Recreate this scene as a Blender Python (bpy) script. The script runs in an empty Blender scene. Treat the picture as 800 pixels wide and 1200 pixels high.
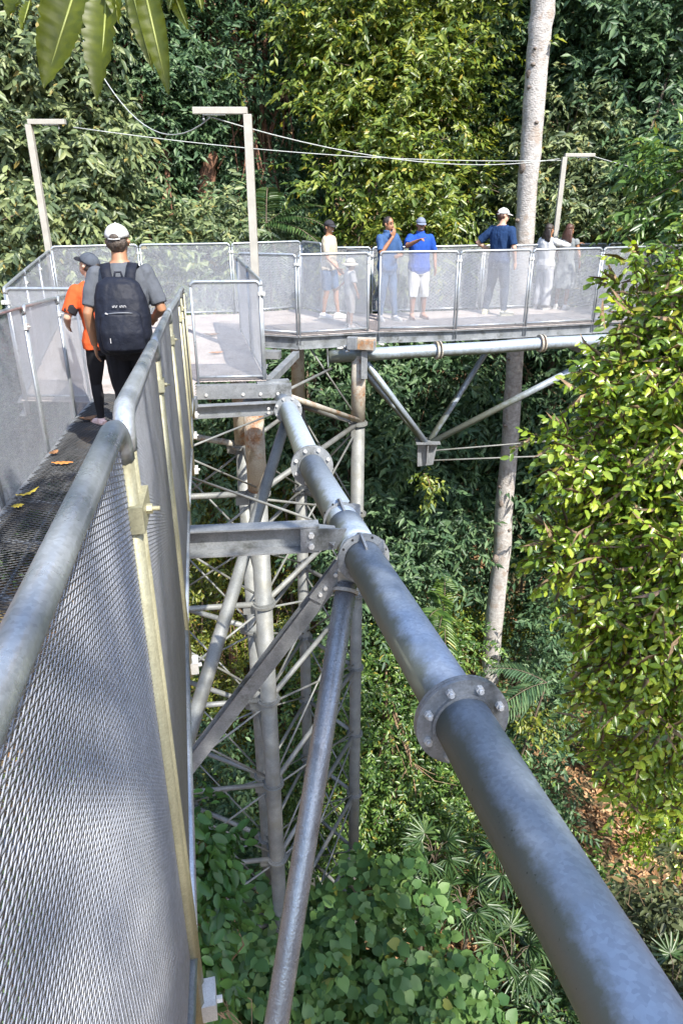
# Forest canopy walkway: steel walkway and lattice tower among tall rainforest trees.
import bpy, bmesh, math, random
import numpy as np
from mathutils import Vector, Matrix, noise

scene = bpy.context.scene
COL = scene.collection
rnd = random.Random(7)
R_ = math.radians

# ------------------------------------------------------------------ camera numbers
FPX, PITCH = 830.0, R_(24.5)
cP, sP = math.cos(PITCH), math.sin(PITCH)
FW = np.array([0, cP, -sP]); UP = np.array([0, sP, cP]); RT = np.array([1.0, 0, 0])

def ray(u, v):
    return (u-400)/FPX*RT + (600-v)/FPX*UP + FW

def at(u, v, y):
    """point seen at photo pixel (u, v) at distance y in front of the photographer"""
    r = ray(u, v); return r*(y/r[1])

def atz(u, v, z):
    r = ray(u, v); return r*(z/r[2])

def V(p): return Vector((float(p[0]), float(p[1]), float(p[2])))

# ------------------------------------------------------------------ object helpers
def tag(o, label=None, cat=None, group=None, kind=None):
    if label: o['label'] = label
    if cat: o['category'] = cat
    if group: o['group'] = group
    if kind: o['kind'] = kind
    return o

def thing(name, loc, label, cat, group=None):
    o = bpy.data.objects.new(name, None)
    o.empty_display_size = 0.1
    o.location = V(loc); COL.objects.link(o)
    return tag(o, label, cat, group)

def origin(o):
    p = Vector((0, 0, 0))
    while o is not None:
        p += o.location; o = o.parent
    return p

def link(name, me, mats, parent=None):
    o = bpy.data.objects.new(name, me)
    for m in (mats if isinstance(mats, (list, tuple)) else [mats]):
        if m is not None: me.materials.append(m)
    COL.objects.link(o)
    if parent is not None: o.parent = parent
    return o

def fast_mesh(name, verts, faces_list, smooth=False):
    """verts Nx3, faces_list: list of int arrays (M x k)"""
    me = bpy.data.meshes.new(name)
    verts = np.asarray(verts, np.float32)
    me.vertices.add(len(verts)); me.vertices.foreach_set('co', verts.ravel())
    loops = np.concatenate([f.ravel() for f in faces_list]).astype(np.int32)
    tot = np.concatenate([np.full(len(f), f.shape[1], np.int32) for f in faces_list])
    start = np.concatenate([[0], np.cumsum(tot)[:-1]]).astype(np.int32)
    me.loops.add(len(loops)); me.loops.foreach_set('vertex_index', loops)
    me.polygons.add(len(tot)); me.polygons.foreach_set('loop_start', start)
    me.polygons.foreach_set('loop_total', tot)
    if smooth: me.polygons.foreach_set('use_smooth', np.ones(len(tot), bool))
    me.update(calc_edges=True)
    return me

class MB:
    """collects tubes, boxes and plates in world coordinates; build() links them as one mesh"""
    def __init__(s): s.v = []; s.f = []; s.sm = []
    def add(s, vs, fs, smooth=False):
        n = len(s.v); s.v += [tuple(map(float, p)) for p in vs]
        s.f += [tuple(i+n for i in f) for f in fs]; s.sm += [smooth]*len(fs)
        return s
    def box(s, c, size, M=None):
        c = np.array(c, float); h = np.array(size, float)/2
        M = np.eye(3) if M is None else np.array(M, float)
        P = [c + M @ (np.array(k)*h) for k in
             ((-1,-1,-1),(1,-1,-1),(1,1,-1),(-1,1,-1),(-1,-1,1),(1,-1,1),(1,1,1),(-1,1,1))]
        return s.add(P, [(0,3,2,1),(4,5,6,7),(0,1,5,4),(1,2,6,5),(2,3,7,6),(3,0,4,7)])
    def bar(s, a, b, w, h, up=(0,0,1), roll=0):
        """rectangular bar from a to b, w wide sideways, h along up"""
        a = np.array(a, float); b = np.array(b, float)
        M = frame(b-a, up, roll)
        L = np.linalg.norm(b-a)
        return s.box((a+b)/2, (w, L, h), M)
    def channel(s, a, b, w, h, t=0.008, open_side=1, up=(0,0,1)):
        """C-section: web of height h, flanges w wide on the open side"""
        a = np.array(a, float); b = np.array(b, float); M = frame(b-a, up); L = np.linalg.norm(b-a); c = (a+b)/2
        s.box(c - M[:,0]*open_side*(w/2-t/2), (t, L, h), M)
        for k in (1,-1):
            s.box(c + M[:,2]*k*(h/2-t/2) + M[:,0]*open_side*t/2, (w-t, L, t), M)
        return s
    def tube(s, pts, r, n=12, cap=True, smooth=True):
        pts = [np.array(p, float) for p in pts]
        rs = r if isinstance(r, (list, tuple, np.ndarray)) else [r]*len(pts)
        tang = []
        for i in range(len(pts)):
            a = pts[max(i-1,0)]; b = pts[min(i+1,len(pts)-1)]
            t = b-a; tang.append(t/(np.linalg.norm(t)+1e-9))
        x = np.cross(tang[0], (0,0,1))
        if np.linalg.norm(x) < 0.05: x = np.cross(tang[0], (0,1,0))
        x /= np.linalg.norm(x); vs = []; 
        for p, t, rr in zip(pts, tang, rs):
            x = x - t*np.dot(x, t); x /= np.linalg.norm(x)+1e-9; y = np.cross(t, x)
            for k in range(n):
                a = 2*math.pi*k/n
                vs.append(p + (x*math.cos(a)+y*math.sin(a))*rr)
        fs = []
        for i in range(len(pts)-1):
            for k in range(n):
                k2 = (k+1) % n
                fs.append((i*n+k, i*n+k2, (i+1)*n+k2, (i+1)*n+k))
        s.add(vs, fs, smooth)
        if cap:
            m = len(pts)-1
            s.add([vs[k] for k in range(n)], [tuple(range(n-1,-1,-1))])
            s.add([vs[m*n+k] for k in range(n)], [tuple(range(n))])
        return s
    def ring(s, c, axis, r0, r1, th, n=24):
        """flange ring: annulus r0..r1, thickness th along axis"""
        M = frame(axis); c = np.array(c, float); vs = []
        for (rr, d) in ((r0,-th/2),(r1,-th/2),(r1,th/2),(r0,th/2)):
            for k in range(n):
                a = 2*math.pi*k/n
                vs.append(c + M[:,1]*d + (M[:,0]*math.cos(a)+M[:,2]*math.sin(a))*rr)
        fs = []
        for q in range(4):
            q2 = (q+1) % 4
            for k in range(n):
                k2 = (k+1) % n
                fs.append((q*n+k, q2*n+k, q2*n+k2, q*n+k2))
        return s.add(vs, fs)
    def prism(s, poly, th, axis):
        """flat plate: polygon (3-D points in one plane) given thickness th along axis"""
        ax = np.array(axis, float); ax /= np.linalg.norm(ax)
        P = [np.array(p, float) for p in poly]; n = len(P)
        vs = [p-ax*th/2 for p in P] + [p+ax*th/2 for p in P]
        fs = [tuple(range(n-1,-1,-1)), tuple(range(n,2*n))]
        fs += [(k, (k+1)%n, n+(k+1)%n, n+k) for k in range(n)]
        return s.add(vs, fs)
    def bolt(s, c, axis, r=0.014, h=0.014):
        M = frame(axis); c = np.array(c, float)
        return s.tube([c, c+M[:,1]*h], r, 6, True, False)
    def ball(s, c, r, n=8, m=6):
        c = np.array(c, float); r = np.array(r, float)*np.ones(3); vs=[]; fs=[]
        for i in range(m+1):
            t = math.pi*i/m
            for k in range(n):
                a = 2*math.pi*k/n
                vs.append(c + r*np.array((math.sin(t)*math.cos(a), math.sin(t)*math.sin(a), math.cos(t))))
        for i in range(m):
            for k in range(n):
                k2=(k+1)%n
                fs.append((i*n+k,(i+1)*n+k,(i+1)*n+k2,i*n+k2))
        return s.add(vs, fs, True)
    def build(s, name, mat, parent=None, bevel=0):
        off = origin(parent) if parent is not None else Vector((0,0,0))
        loc = off
        if parent is None and s.v:
            a = np.array(s.v); loc = V(((a[:,0].min()+a[:,0].max())/2, (a[:,1].min()+a[:,1].max())/2, a[:,2].min()))
        me = bpy.data.meshes.new(name)
        me.from_pydata([(p[0]-loc.x, p[1]-loc.y, p[2]-loc.z) for p in s.v], [], s.f)
        me.polygons.foreach_set('use_smooth', s.sm)
        bm = bmesh.new(); bm.from_mesh(me); bmesh.ops.remove_doubles(bm, verts=bm.verts, dist=1e-6)
        bmesh.ops.recalc_face_normals(bm, faces=bm.faces); bm.to_mesh(me); bm.free()
        me.update()
        o = link(name, me, mat, parent)
        if parent is None: o.location = loc
        if bevel:
            b = o.modifiers.new('bevel', 'BEVEL'); b.width = bevel; b.segments = 2; b.limit_method = 'ANGLE'
        return o

def frame(d, up=(0,0,1), roll=0):
    """3x3 with columns side, along d, up"""
    y = np.array(d, float); y /= np.linalg.norm(y)+1e-12
    x = np.cross(y, np.array(up, float))
    if np.linalg.norm(x) < 1e-3: x = np.cross(y, np.array((0.0,1.0,0.001)))
    x /= np.linalg.norm(x); z = np.cross(x, y)
    if roll:
        c, s_ = math.cos(roll), math.sin(roll); x, z = x*c+z*s_, z*c-x*s_
    return np.stack([x, y, z], 1)

# ------------------------------------------------------------------ materials
def new_mat(name):
    m = bpy.data.materials.new(name); m.use_nodes = True
    nt = m.node_tree; nt.nodes.clear()
    return m, nt, nt.nodes, nt.links

def solid(name, col, rough=0.6, metal=0.0, var=0.15, scale=20.0, bump=0.0, bscale=60.0, spec=0.5, col2=None, detail=4):
    m, nt, N, L = new_mat(name)
    out = N.new('ShaderNodeOutputMaterial'); b = N.new('ShaderNodeBsdfPrincipled')
    b.inputs['Roughness'].default_value = rough; b.inputs['Metallic'].default_value = metal
    b.inputs['Specular IOR Level'].default_value = spec
    tc = N.new('ShaderNodeTexCoord'); nz = N.new('ShaderNodeTexNoise')
    nz.inputs['Scale'].default_value = scale; nz.inputs['Detail'].default_value = detail
    L.new(tc.outputs['Object'], nz.inputs['Vector'])
    rp = N.new('ShaderNodeValToRGB'); c = np.array(col); c2 = np.array(col2) if col2 is not None else c*(1+var)
    lo = c*(1-var)
    rp.color_ramp.elements[0].position = 0.3; rp.color_ramp.elements[1].position = 0.7
    rp.color_ramp.elements[0].color = (*lo, 1); rp.color_ramp.elements[1].color = (*c2, 1)
    L.new(nz.outputs['Fac'], rp.inputs['Fac']); L.new(rp.outputs['Color'], b.inputs['Base Color'])
    if bump:
        n2 = N.new('ShaderNodeTexNoise'); n2.inputs['Scale'].default_value = bscale; n2.inputs['Detail'].default_value = 5
        L.new(tc.outputs['Object'], n2.inputs['Vector'])
        bp = N.new('ShaderNodeBump'); bp.inputs['Strength'].default_value = bump; bp.inputs['Distance'].default_value = 0.01
        L.new(n2.outputs['Fac'], bp.inputs['Height']); L.new(bp.outputs['Normal'], b.inputs['Normal'])
    L.new(b.outputs['BSDF'], out.inputs['Surface'])
    return m

def steel(name, c1, c2, rough=(0.35,0.6), metal=0.6, grime=None, grime_amt=0.0, rust=0.0, scale=6.0, sparkle=False, algae=None):
    """weathered galvanised steel: spangle mottling, grime patches and rust stains"""
    m, nt, N, L = new_mat(name)
    out = N.new('ShaderNodeOutputMaterial'); b = N.new('ShaderNodeBsdfPrincipled')
    b.inputs['Metallic'].default_value = metal
    tc = N.new('ShaderNodeTexCoord')
    def nz(sc, det=5, rg=0.6):
        n = N.new('ShaderNodeTexNoise'); n.inputs['Scale'].default_value = sc
        n.inputs['Detail'].default_value = det; n.inputs['Roughness'].default_value = rg
        L.new(tc.outputs['Object'], n.inputs['Vector']); return n
    def ramp(src, p0, p1, a=(0,0,0,1), bb=(1,1,1,1)):
        r = N.new('ShaderNodeValToRGB'); r.color_ramp.elements[0].position = p0; r.color_ramp.elements[1].position = p1
        r.color_ramp.elements[0].color = a; r.color_ramp.elements[1].color = bb
        L.new(src, r.inputs['Fac']); return r
    n1 = nz(scale); r1 = ramp(n1.outputs['Fac'], 0.32, 0.68, (*c1,1), (*c2,1))
    vo = N.new('ShaderNodeTexVoronoi'); vo.inputs['Scale'].default_value = scale*26
    L.new(tc.outputs['Object'], vo.inputs['Vector'])
    mx = N.new('ShaderNodeMixRGB'); mx.blend_type = 'OVERLAY'; mx.inputs['Fac'].default_value = 0.13
    L.new(r1.outputs['Color'], mx.inputs[1]); vs_ = N.new('ShaderNodeSeparateColor'); L.new(vo.outputs['Color'], vs_.inputs[0]); L.new(vs_.outputs[0], mx.inputs[2])
    hs = N.new('ShaderNodeHueSaturation'); hs.inputs['Saturation'].default_value = 1.0
    L.new(mx.outputs['Color'], hs.inputs['Color'])
    col = hs.outputs['Color']
    rr = ramp(nz(scale*1.7).outputs['Fac'], 0.3, 0.7, (rough[0],)*3+(1,), (rough[1],)*3+(1,))
    rsock = rr.outputs['Color']; msock = None
    if grime is not None:
        g = ramp(nz(scale*0.8, 8, 0.7).outputs['Fac'], 0.62-grime_amt*0.3, 0.72-grime_amt*0.2)
        mg = N.new('ShaderNodeMixRGB'); L.new(g.outputs['Color'], mg.inputs[0]); L.new(col, mg.inputs[1])
        mg.inputs[2].default_value = (*grime, 1); col = mg.outputs['Color']
    if rust:
        g = ramp(nz(scale*0.6, 9, 0.75).outputs['Fac'], 0.72-rust*0.4, 0.80-rust*0.35)
        mg = N.new('ShaderNodeMixRGB'); L.new(g.outputs['Color'], mg.inputs[0]); L.new(col, mg.inputs[1])
        rc = ramp(nz(scale*5).outputs['Fac'], 0.35, 0.65, (0.13,0.052,0.02,1), (0.33,0.17,0.075,1))
        L.new(rc.outputs['Color'], mg.inputs[2]); col = mg.outputs['Color']
        iv = N.new('ShaderNodeMath'); iv.operation = 'MULTIPLY_ADD'; L.new(g.outputs['Color'], iv.inputs[0])
        iv.inputs[1].default_value = -metal; iv.inputs[2].default_value = metal; L.new(iv.outputs[0], b.inputs['Metallic'])
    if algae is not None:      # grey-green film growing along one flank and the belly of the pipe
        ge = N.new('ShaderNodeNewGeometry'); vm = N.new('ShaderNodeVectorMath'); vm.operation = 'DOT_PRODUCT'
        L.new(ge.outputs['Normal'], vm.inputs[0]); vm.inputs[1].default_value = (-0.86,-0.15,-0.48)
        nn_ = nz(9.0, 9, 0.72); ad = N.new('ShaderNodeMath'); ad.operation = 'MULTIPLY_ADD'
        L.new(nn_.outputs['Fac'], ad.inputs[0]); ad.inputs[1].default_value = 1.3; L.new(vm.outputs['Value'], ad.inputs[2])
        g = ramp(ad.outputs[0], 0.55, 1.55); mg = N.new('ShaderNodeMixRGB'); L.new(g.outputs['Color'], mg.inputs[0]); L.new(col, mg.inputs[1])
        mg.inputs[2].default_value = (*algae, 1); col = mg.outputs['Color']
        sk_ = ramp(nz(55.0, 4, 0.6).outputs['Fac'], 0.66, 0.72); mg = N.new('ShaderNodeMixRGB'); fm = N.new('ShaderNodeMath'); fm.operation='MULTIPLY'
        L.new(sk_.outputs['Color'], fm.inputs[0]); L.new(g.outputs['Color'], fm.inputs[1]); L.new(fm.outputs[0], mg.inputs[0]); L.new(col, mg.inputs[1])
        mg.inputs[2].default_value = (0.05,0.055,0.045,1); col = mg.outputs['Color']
    L.new(col, b.inputs['Base Color']); L.new(rsock, b.inputs['Roughness'])
    n3 = nz(scale*(14 if sparkle else 22), 3)
    bp = N.new('ShaderNodeBump'); bp.inputs['Strength'].default_value = 0.5 if sparkle else 0.08; bp.inputs['Distance'].default_value = 0.006
    L.new(n3.outputs['Fac'], bp.inputs['Height']); L.new(bp.outputs['Normal'], b.inputs['Normal'])
    L.new(b.outputs['BSDF'], out.inputs['Surface'])
    return m

def leaf_mat(name, dark, mid, light, trans=0.35, rough=0.38, spec=0.5, yellow=None, blotch=False):
    m, nt, N, L = new_mat(name)
    out = N.new('ShaderNodeOutputMaterial'); b = N.new('ShaderNodeBsdfPrincipled')
    b.inputs['Roughness'].default_value = rough; b.inputs['Specular IOR Level'].default_value = spec
    g = N.new('ShaderNodeNewGeometry'); rp = N.new('ShaderNodeValToRGB')
    e = rp.color_ramp.elements
    e[0].position = 0.0; e[0].color = (*dark,1); e[1].position = 0.9; e[1].color = (*light,1)
    k = e.new(0.5); k.color = (*mid,1)
    if yellow is not None:
        k = e.new(0.965); k.color = (*light,1); k = e.new(0.985); k.color = (*yellow,1)
    L.new(g.outputs['Random Per Island'], rp.inputs['Fac'])
    if blotch:
        tc = N.new('ShaderNodeTexCoord'); nz = N.new('ShaderNodeTexNoise'); nz.inputs['Scale'].default_value = 55; nz.inputs['Detail'].default_value = 6
        L.new(tc.outputs['Object'], nz.inputs['Vector']); r3 = N.new('ShaderNodeValToRGB'); r3.color_ramp.elements[0].position = 0.35; r3.color_ramp.elements[1].position = 0.7
        r3.color_ramp.elements[0].color = (0.75,0.75,0.75,1); r3.color_ramp.elements[1].color = (1.2,1.1,0.8,1); L.new(nz.outputs['Fac'], r3.inputs['Fac'])
        mm = N.new('ShaderNodeMixRGB'); mm.blend_type = 'MULTIPLY'; mm.inputs[0].default_value = 1; L.new(rp.outputs['Color'], mm.inputs[1]); L.new(r3.outputs['Color'], mm.inputs[2]); rp = mm
    L.new(rp.outputs['Color'], b.inputs['Base Color'])
    t = N.new('ShaderNodeBsdfTranslucent')
    hs = N.new('ShaderNodeHueSaturation'); hs.inputs['Hue'].default_value = 0.48; hs.inputs['Saturation'].default_value = 1.1
    hs.inputs['Value'].default_value = 1.6
    L.new(rp.outputs['Color'], hs.inputs['Color']); L.new(hs.outputs['Color'], t.inputs['Color'])
    mx = N.new('ShaderNodeMixShader'); mx.inputs['Fac'].default_value = trans
    L.new(b.outputs['BSDF'], mx.inputs[1]); L.new(t.outputs['BSDF'], mx.inputs[2])
    L.new(mx.outputs['Shader'], out.inputs['Surface'])
    return m

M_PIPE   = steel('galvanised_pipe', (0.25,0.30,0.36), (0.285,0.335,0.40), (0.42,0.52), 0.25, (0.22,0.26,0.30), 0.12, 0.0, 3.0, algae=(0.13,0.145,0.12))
M_STEEL  = steel('galvanised_beam', (0.17,0.185,0.20), (0.29,0.305,0.32), (0.4,0.6), 0.4, (0.10,0.105,0.10), 0.3, 0.0, 5.0)
M_TOWER  = steel('weathered_tower_steel', (0.125,0.132,0.13), (0.205,0.21,0.20), (0.5,0.7), 0.25, (0.15,0.15,0.13), 0.35, 0.10, 4.0)
M_RUSTY  = steel('rust_stained_steel', (0.30,0.28,0.24), (0.42,0.39,0.33), (0.55,0.75), 0.2, (0.2,0.17,0.12), 0.3, 0.5, 4.0)
M_DEWY   = steel('wet_glittering_steel', (0.20,0.21,0.225), (0.30,0.315,0.33), (0.18,0.34), 0.5, (0.14,0.14,0.14), 0.2, 0.0, 6.0, True)
M_RAIL   = steel('handrail_steel', (0.27,0.295,0.32), (0.38,0.41,0.44), (0.25,0.42), 0.5, (0.17,0.17,0.165), 0.1, 0.0, 9.0)
M_POST   = steel('forest_tinted_post', (0.31,0.295,0.195), (0.38,0.365,0.245), (0.4,0.6), 0.3, (0.22,0.2,0.12), 0.15, 0.0, 12.0)  # zinc given a yellow-olive base colour to stand for the reflected forest
M_MESH   = steel('expanded_steel_mesh', (0.36,0.38,0.425), (0.44,0.46,0.505), (0.4,0.55), 0.1, None, 0, 0.0, 5.0)
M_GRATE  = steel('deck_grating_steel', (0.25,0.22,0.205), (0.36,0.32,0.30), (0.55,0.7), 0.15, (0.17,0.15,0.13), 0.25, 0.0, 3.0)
M_GRATE_SHADE = steel('shade_toned_grating_steel', (0.035,0.037,0.04), (0.065,0.068,0.072), (0.4,0.6), 0.4, (0.07,0.065,0.06), 0.3, 0.0, 3.0)  # grating steel in a darker colour, standing for shade at the near deck
M_LAMP   = solid('lamp_post_paint', (0.33,0.315,0.28), 0.5, 0.0, 0.1, 8, 0.05, 40)
M_WIRE   = solid('cable_sheath', (0.35,0.37,0.36), 0.6)
M_BOLT   = steel('bolt_zinc', (0.45,0.45,0.44), (0.6,0.6,0.58), (0.35,0.5), 0.25, None, 0, 0, 20)
# ------------------------------------------------------------------ expanded metal
def lattice(w, h, lwd, swd, wid, th, inside=None, tilt=0.8):
    """diamond expanded-metal sheet in the XZ plane, 0..w by 0..h: every strand a little three-sided bar"""
    nx = max(2, int(round(w/lwd))); nz = max(2, int(round(h/swd)))
    lx, lz = w/nx, h/nz
    i, j = np.meshgrid(np.arange(nx), np.arange(nz), indexing='ij'); i = i.ravel(); j = j.ravel()
    A, B = [], []
    cx, cz = (i+0.5)*lx, (j+0.5)*lz
    for dx, dz in ((-1,-1),(1,-1),(1,1),(-1,1)):
        A.append(np.stack([cx, cz], 1)); B.append(np.stack([cx+dx*lx/2, cz+dz*lz/2], 1))
    A = np.concatenate(A); B = np.concatenate(B)
    if inside is not None:
        k = inside((A+B)/2); A, B = A[k], B[k]
    d = B-A; d /= np.linalg.norm(d, axis=1)[:,None]
    n = np.stack([-d[:,1], d[:,0]], 1); n *= np.sign(n[:,1:2]+1e-9)
    def mk(P, a, b): return np.stack([P[:,0]+n[:,0]*a, np.full(len(P), b), P[:,1]+n[:,1]*a], 1)
    prof = ((-wid/2, -th*tilt), (wid/2, th*tilt), (0.0, th*1.0))
    m = len(A)
    verts = np.stack([mk(A,*p) for p in prof] + [mk(B,*p) for p in prof], 1).reshape(-1,3)
    base = np.arange(m)[:,None]*6
    F = np.concatenate([base+np.array([a,b,b+3,a+3]) for a,b in ((0,1),(1,2),(2,0))])
    return verts, F

_infill = {}
def infill_mesh(kind, slope, h):
    """shared panel sheets, 1.3 m wide; slope is the rise of the panel per metre"""
    key = (kind, round(slope,3), round(h,2))
    if key not in _infill:
        v, F = lattice(1.3, h, 0.023, 0.0082, 0.0019, 0.0009, None, 0.6)
        v[:,2] += v[:,0]*slope
        me = fast_mesh('mesh_infill', v, [F]); me.materials.append(M_MESH)
        _infill[key] = me
    return _infill[key]

def rail_panel(parent, A, B, H, r=0.0155, gap=0.022, post_mat=None, low=0.05, clamp=True, label=None):
    """one bolted panel between foot points A and B: tube frame with rounded corners, mesh sheet, clamp straps"""
    post_mat = post_mat or M_RAIL
    A = np.array(A, float); B = np.array(B, float)
    L = np.hypot(*(B-A)[:2]); d = (B-A)/L; up = np.array((0,0,1.0))
    a = A + d*gap; b = B - d*gap; z0 = up*low; z1 = up*H; rc = 0.055
    pts = []
    def arc(c, e0, e1):
        for k in range(5):
            t = k/4*math.pi/2
            pts.append(c + e0*math.cos(t)*rc + e1*math.sin(t)*rc)
    # frame loop: start bottom left, up, over, down
    arc(a+z1+d*rc-up*rc, -d, up); arc(b+z1-d*rc-up*rc, up, d)
    top = MB().tube(pts, r, 10, True)
    fr = top.build('top_rail', M_RAIL, parent)
    for e in (a, b): MB().tube([e+z1-up*rc, e-up*0.16], r*0.92, 8).build('post', post_mat, parent)
    low_ = MB().tube([a+z0, b+z0], r*0.85, 8)
    low_.build('bottom_rail', M_RAIL, parent)
    # infill
    h = H-low-0.02
    me = infill_mesh('panel', d[2], h)
    o = bpy.data.objects.new('mesh_infill', me); COL.objects.link(o); o.parent = parent
    p = a + z0 + up*0.01
    loc = V(p)-origin(parent); o.location = loc
    o.rotation_euler = (0, 0, math.atan2(d[1], d[0])); sx = np.hypot(*(b-a)[:2])/1.3
    o.scale = (sx, 1, 1)
    if clamp:
        nrm = np.cross(d, up)
        for base, sgn in ((b, 1),):
            c = base + z1 - up*0.14
            k = MB()
            M = frame(d)
            k.box(c + d*gap, (r*2.5, gap*2+0.04, 0.04), M)
            k.tube([c+d*gap-nrm*0.038, c+d*gap+nrm*0.038], 0.0035, 6)
            k.bolt(c+d*gap+nrm*r*1.26, nrm, 0.0075, 0.008)
            k.build('clamp', M_BOLT if post_mat is M_RAIL else post_mat, parent)

def railing(name, pts, H, label, r=0.0155, post_mat=None, group=None, skip=()):
    pts = [np.array(p, float) for p in pts]
    t = thing(name, pts[0], label, 'railing', group)
    for k in range(len(pts)-1):
        if k in skip: continue
        rail_panel(t, pts[k], pts[k+1], H, r, post_mat=post_mat, clamp=k < len(pts)-2)
    return t

ZD = -2.15                                     # deck height of the platform and far walkway
RN = [(-0.09,-0.45,-1.43),(-0.30,0.93,-1.43),(-0.605,2.31,-1.60),(-0.87,3.66,-1.71),(-1.13,5.06,-1.83),(-1.36,6.20,-1.93),(-1.53,7.12,-2.01)]
LN = [(-1.46,1.15,-1.60),(-1.75,2.52,-1.70),(-2.02,3.86,-1.82),(-2.27,5.19,-1.93),(-2.54,6.54,-2.05),(-2.70,7.66,-2.13)]
railing('mesh_railing', RN, 1.15, 'near steel mesh railing with posts tinted like reflected forest running alongside the large grey pipe', post_mat=M_POST)
railing('mesh_railing', LN[1:], 1.17, 'grey mesh railing on the far side of the sloping walkway, beside the walker in orange', post_mat=M_RAIL)
STUB = [(-1.78,8.59,ZD),(-0.94,8.67,ZD),(-1.30,10.28,ZD),(-1.66,11.9,ZD)]
railing('mesh_railing', STUB, 1.17, 'narrow end railing enclosing the sunlit corner platform with two dry leaves', r=0.0185)
FRONT = [(-1.66,11.9,ZD),(-0.69,11.6,ZD),(0.45,11.98,ZD),(0.09,12.85,ZD)]
railing('mesh_railing', FRONT, 1.23, 'mesh railing in front of the woman in denim shorts, above the rusty bracket', r=0.0185)
FARF = [(0.60,11.98,ZD),(1.91,12.16,ZD),(3.16,12.47,ZD),(4.45,12.83,ZD),(5.75,13.3,ZD),(7.0,13.95,ZD),(8.2,14.8,ZD)]
railing('mesh_railing', FARF, 1.24, 'front railing of the curved walkway between us and the people in blue', r=0.0185)
FARB = [(-0.36,13.76,ZD),(0.55,13.80,ZD),(1.5,14.0,ZD),(2.7,14.3,ZD),(3.95,14.5,ZD),(5.2,14.75,ZD),(6.4,15.15,ZD),(7.5,15.8,ZD)]
railing('mesh_railing', FARB, 1.18, 'rear railing of the curved walkway behind the people, below the pale tree trunk', r=0.0185)
BACK = [(-5.0,12.95,ZD),(-3.62,13.47,ZD),(-2.02,13.78,ZD),(-0.77,14.4,ZD),(-0.36,13.80,ZD)]
railing('mesh_railing', BACK, 1.25, 'rear railing of the corner platform with rounded panels beneath the lit foliage', r=0.0185)
BAY = [(-2.78,7.72,ZD),(-3.55,7.75,ZD),(-4.05,9.5,ZD),(-4.53,11.2,ZD),(-4.98,12.85,ZD)]
railing('mesh_railing', BAY, 1.20, 'mesh railing around the side bay to the left of the backpacker, under the left lamp', r=0.018)

# ------------------------------------------------------------------ decks
def in_poly(poly):
    P = np.array(poly, float)[:, :2]
    def f(q):
        x, y = q[:,0], q[:,1]; c = np.zeros(len(q), bool); j = len(P)-1
        for i in range(len(P)):
            xi, yi = P[i]; xj, yj = P[j]
            k = ((yi > y) != (yj > y)) & (x < (xj-xi)*(y-yi)/(yj-yi+1e-12)+xi)
            c ^= k; j = i
        return c
    return f

def grate_poly(name, poly, zf, parent, mat, lwd=0.062, swd=0.03, wid=0.0065, th=0.0045):
    P = np.array(poly, float); x0, y0 = P[:,:2].min(0); x1, y1 = P[:,:2].max(0)
    ins = in_poly(P)
    v, F = lattice(x1-x0, y1-y0, lwd, swd, wid, th, lambda q: ins(q+np.array([x0,y0])))
    w = np.stack([v[:,0]+x0, v[:,2]+y0, v[:,1]], 1)
    w[:,2] += zf(w[:,0], w[:,1])
    off = origin(parent)
    me = fast_mesh(name, w-np.array(off), [F]); return link(name, me, mat, parent)

def edge_beams(parent, line, h, mat, dz=-0.02, side=1, name='edge_beam'):
    for a, b in zip(line[:-1], line[1:]):
        a = np.array(a, float)+(0,0,dz-h/2); b = np.array(b, float)+(0,0,dz-h/2)
        d = (b-a)/np.linalg.norm(b-a)
        MB().channel(a+d*0.004, b-d*0.004, 0.07, h, 0.008, side).build(name, mat, parent)

# sloping near walkway
wd = thing('walkway_deck', RN[3], 'narrow sloping walkway deck of open grating toned dark for shade under the two walkers', 'walkway')
nearR = [np.array(p)+(-0.05,0.01,-0.01) for p in RN]; nearL = [np.array(p)+(0.05,0,-0.01) for p in LN]
def z_near(x, y): return -1.345-0.0935*y - 0.0
poly = [tuple(p) for p in nearR] + [(-1.62,7.60,0),(-2.64,7.70,0)] + [tuple(p) for p in nearL[::-1]] + [(-1.2,-0.3,0)]
grate_poly('grating', poly, z_near, wd, M_GRATE_SHADE, 0.072, 0.036, 0.0045, 0.0028)
def zl(P): return [(p[0], p[1], z_near(p[0], p[1])) for p in P]
edge_beams(wd, zl(nearR)+[(-1.62,7.62,z_near(0,7.62))], 0.12, M_STEEL, -0.012, -1)
edge_beams(wd, zl(nearL), 0.12, M_STEEL, -0.012, 1)
for k in range(1, 12):
    y = 0.65*k; 
    xr = np.interp(y, [p[1] for p in nearR], [p[0] for p in nearR]); xl = np.interp(y, [p[1] for p in nearL], [p[0] for p in nearL])
    MB().bar((xl+0.08, y+0.06, z_near(0,y)-0.045), (xr-0.08, y-0.1, z_near(0,y)-0.045), 0.04, 0.05).build('joist', M_STEEL, wd)
for k in range(3):
    f = (k+1)/4
    pts = [(l[0]*(1-f)+r_[0]*f, l[1], 0) for l, r_ in zip(nearL, [(np.interp(l[1],[p[1] for p in nearR],[p[0] for p in nearR]),) for l in nearL])]
    mb = MB()
    for a, b in zip(pts[:-1], pts[1:]):
        mb.bar((a[0],a[1],z_near(0,a[1])-0.014), (b[0],b[1],z_near(0,b[1])-0.014), 0.012, 0.008)
    mb.build('bearing_bar', M_STEEL, wd)
# sockets of the near railing below the deck
for p in RN[1:]:
    p = np.array(p)+(0.022,0,0)
    MB().box(p+(0,0,-0.12),(0.03,0.06,0.05), frame((-0.2,0.98,0))).bolt(p+(0.016,0,-0.12),(1,0.2,0),0.008,0.012).build('post_bracket', M_BOLT, wd)

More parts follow.
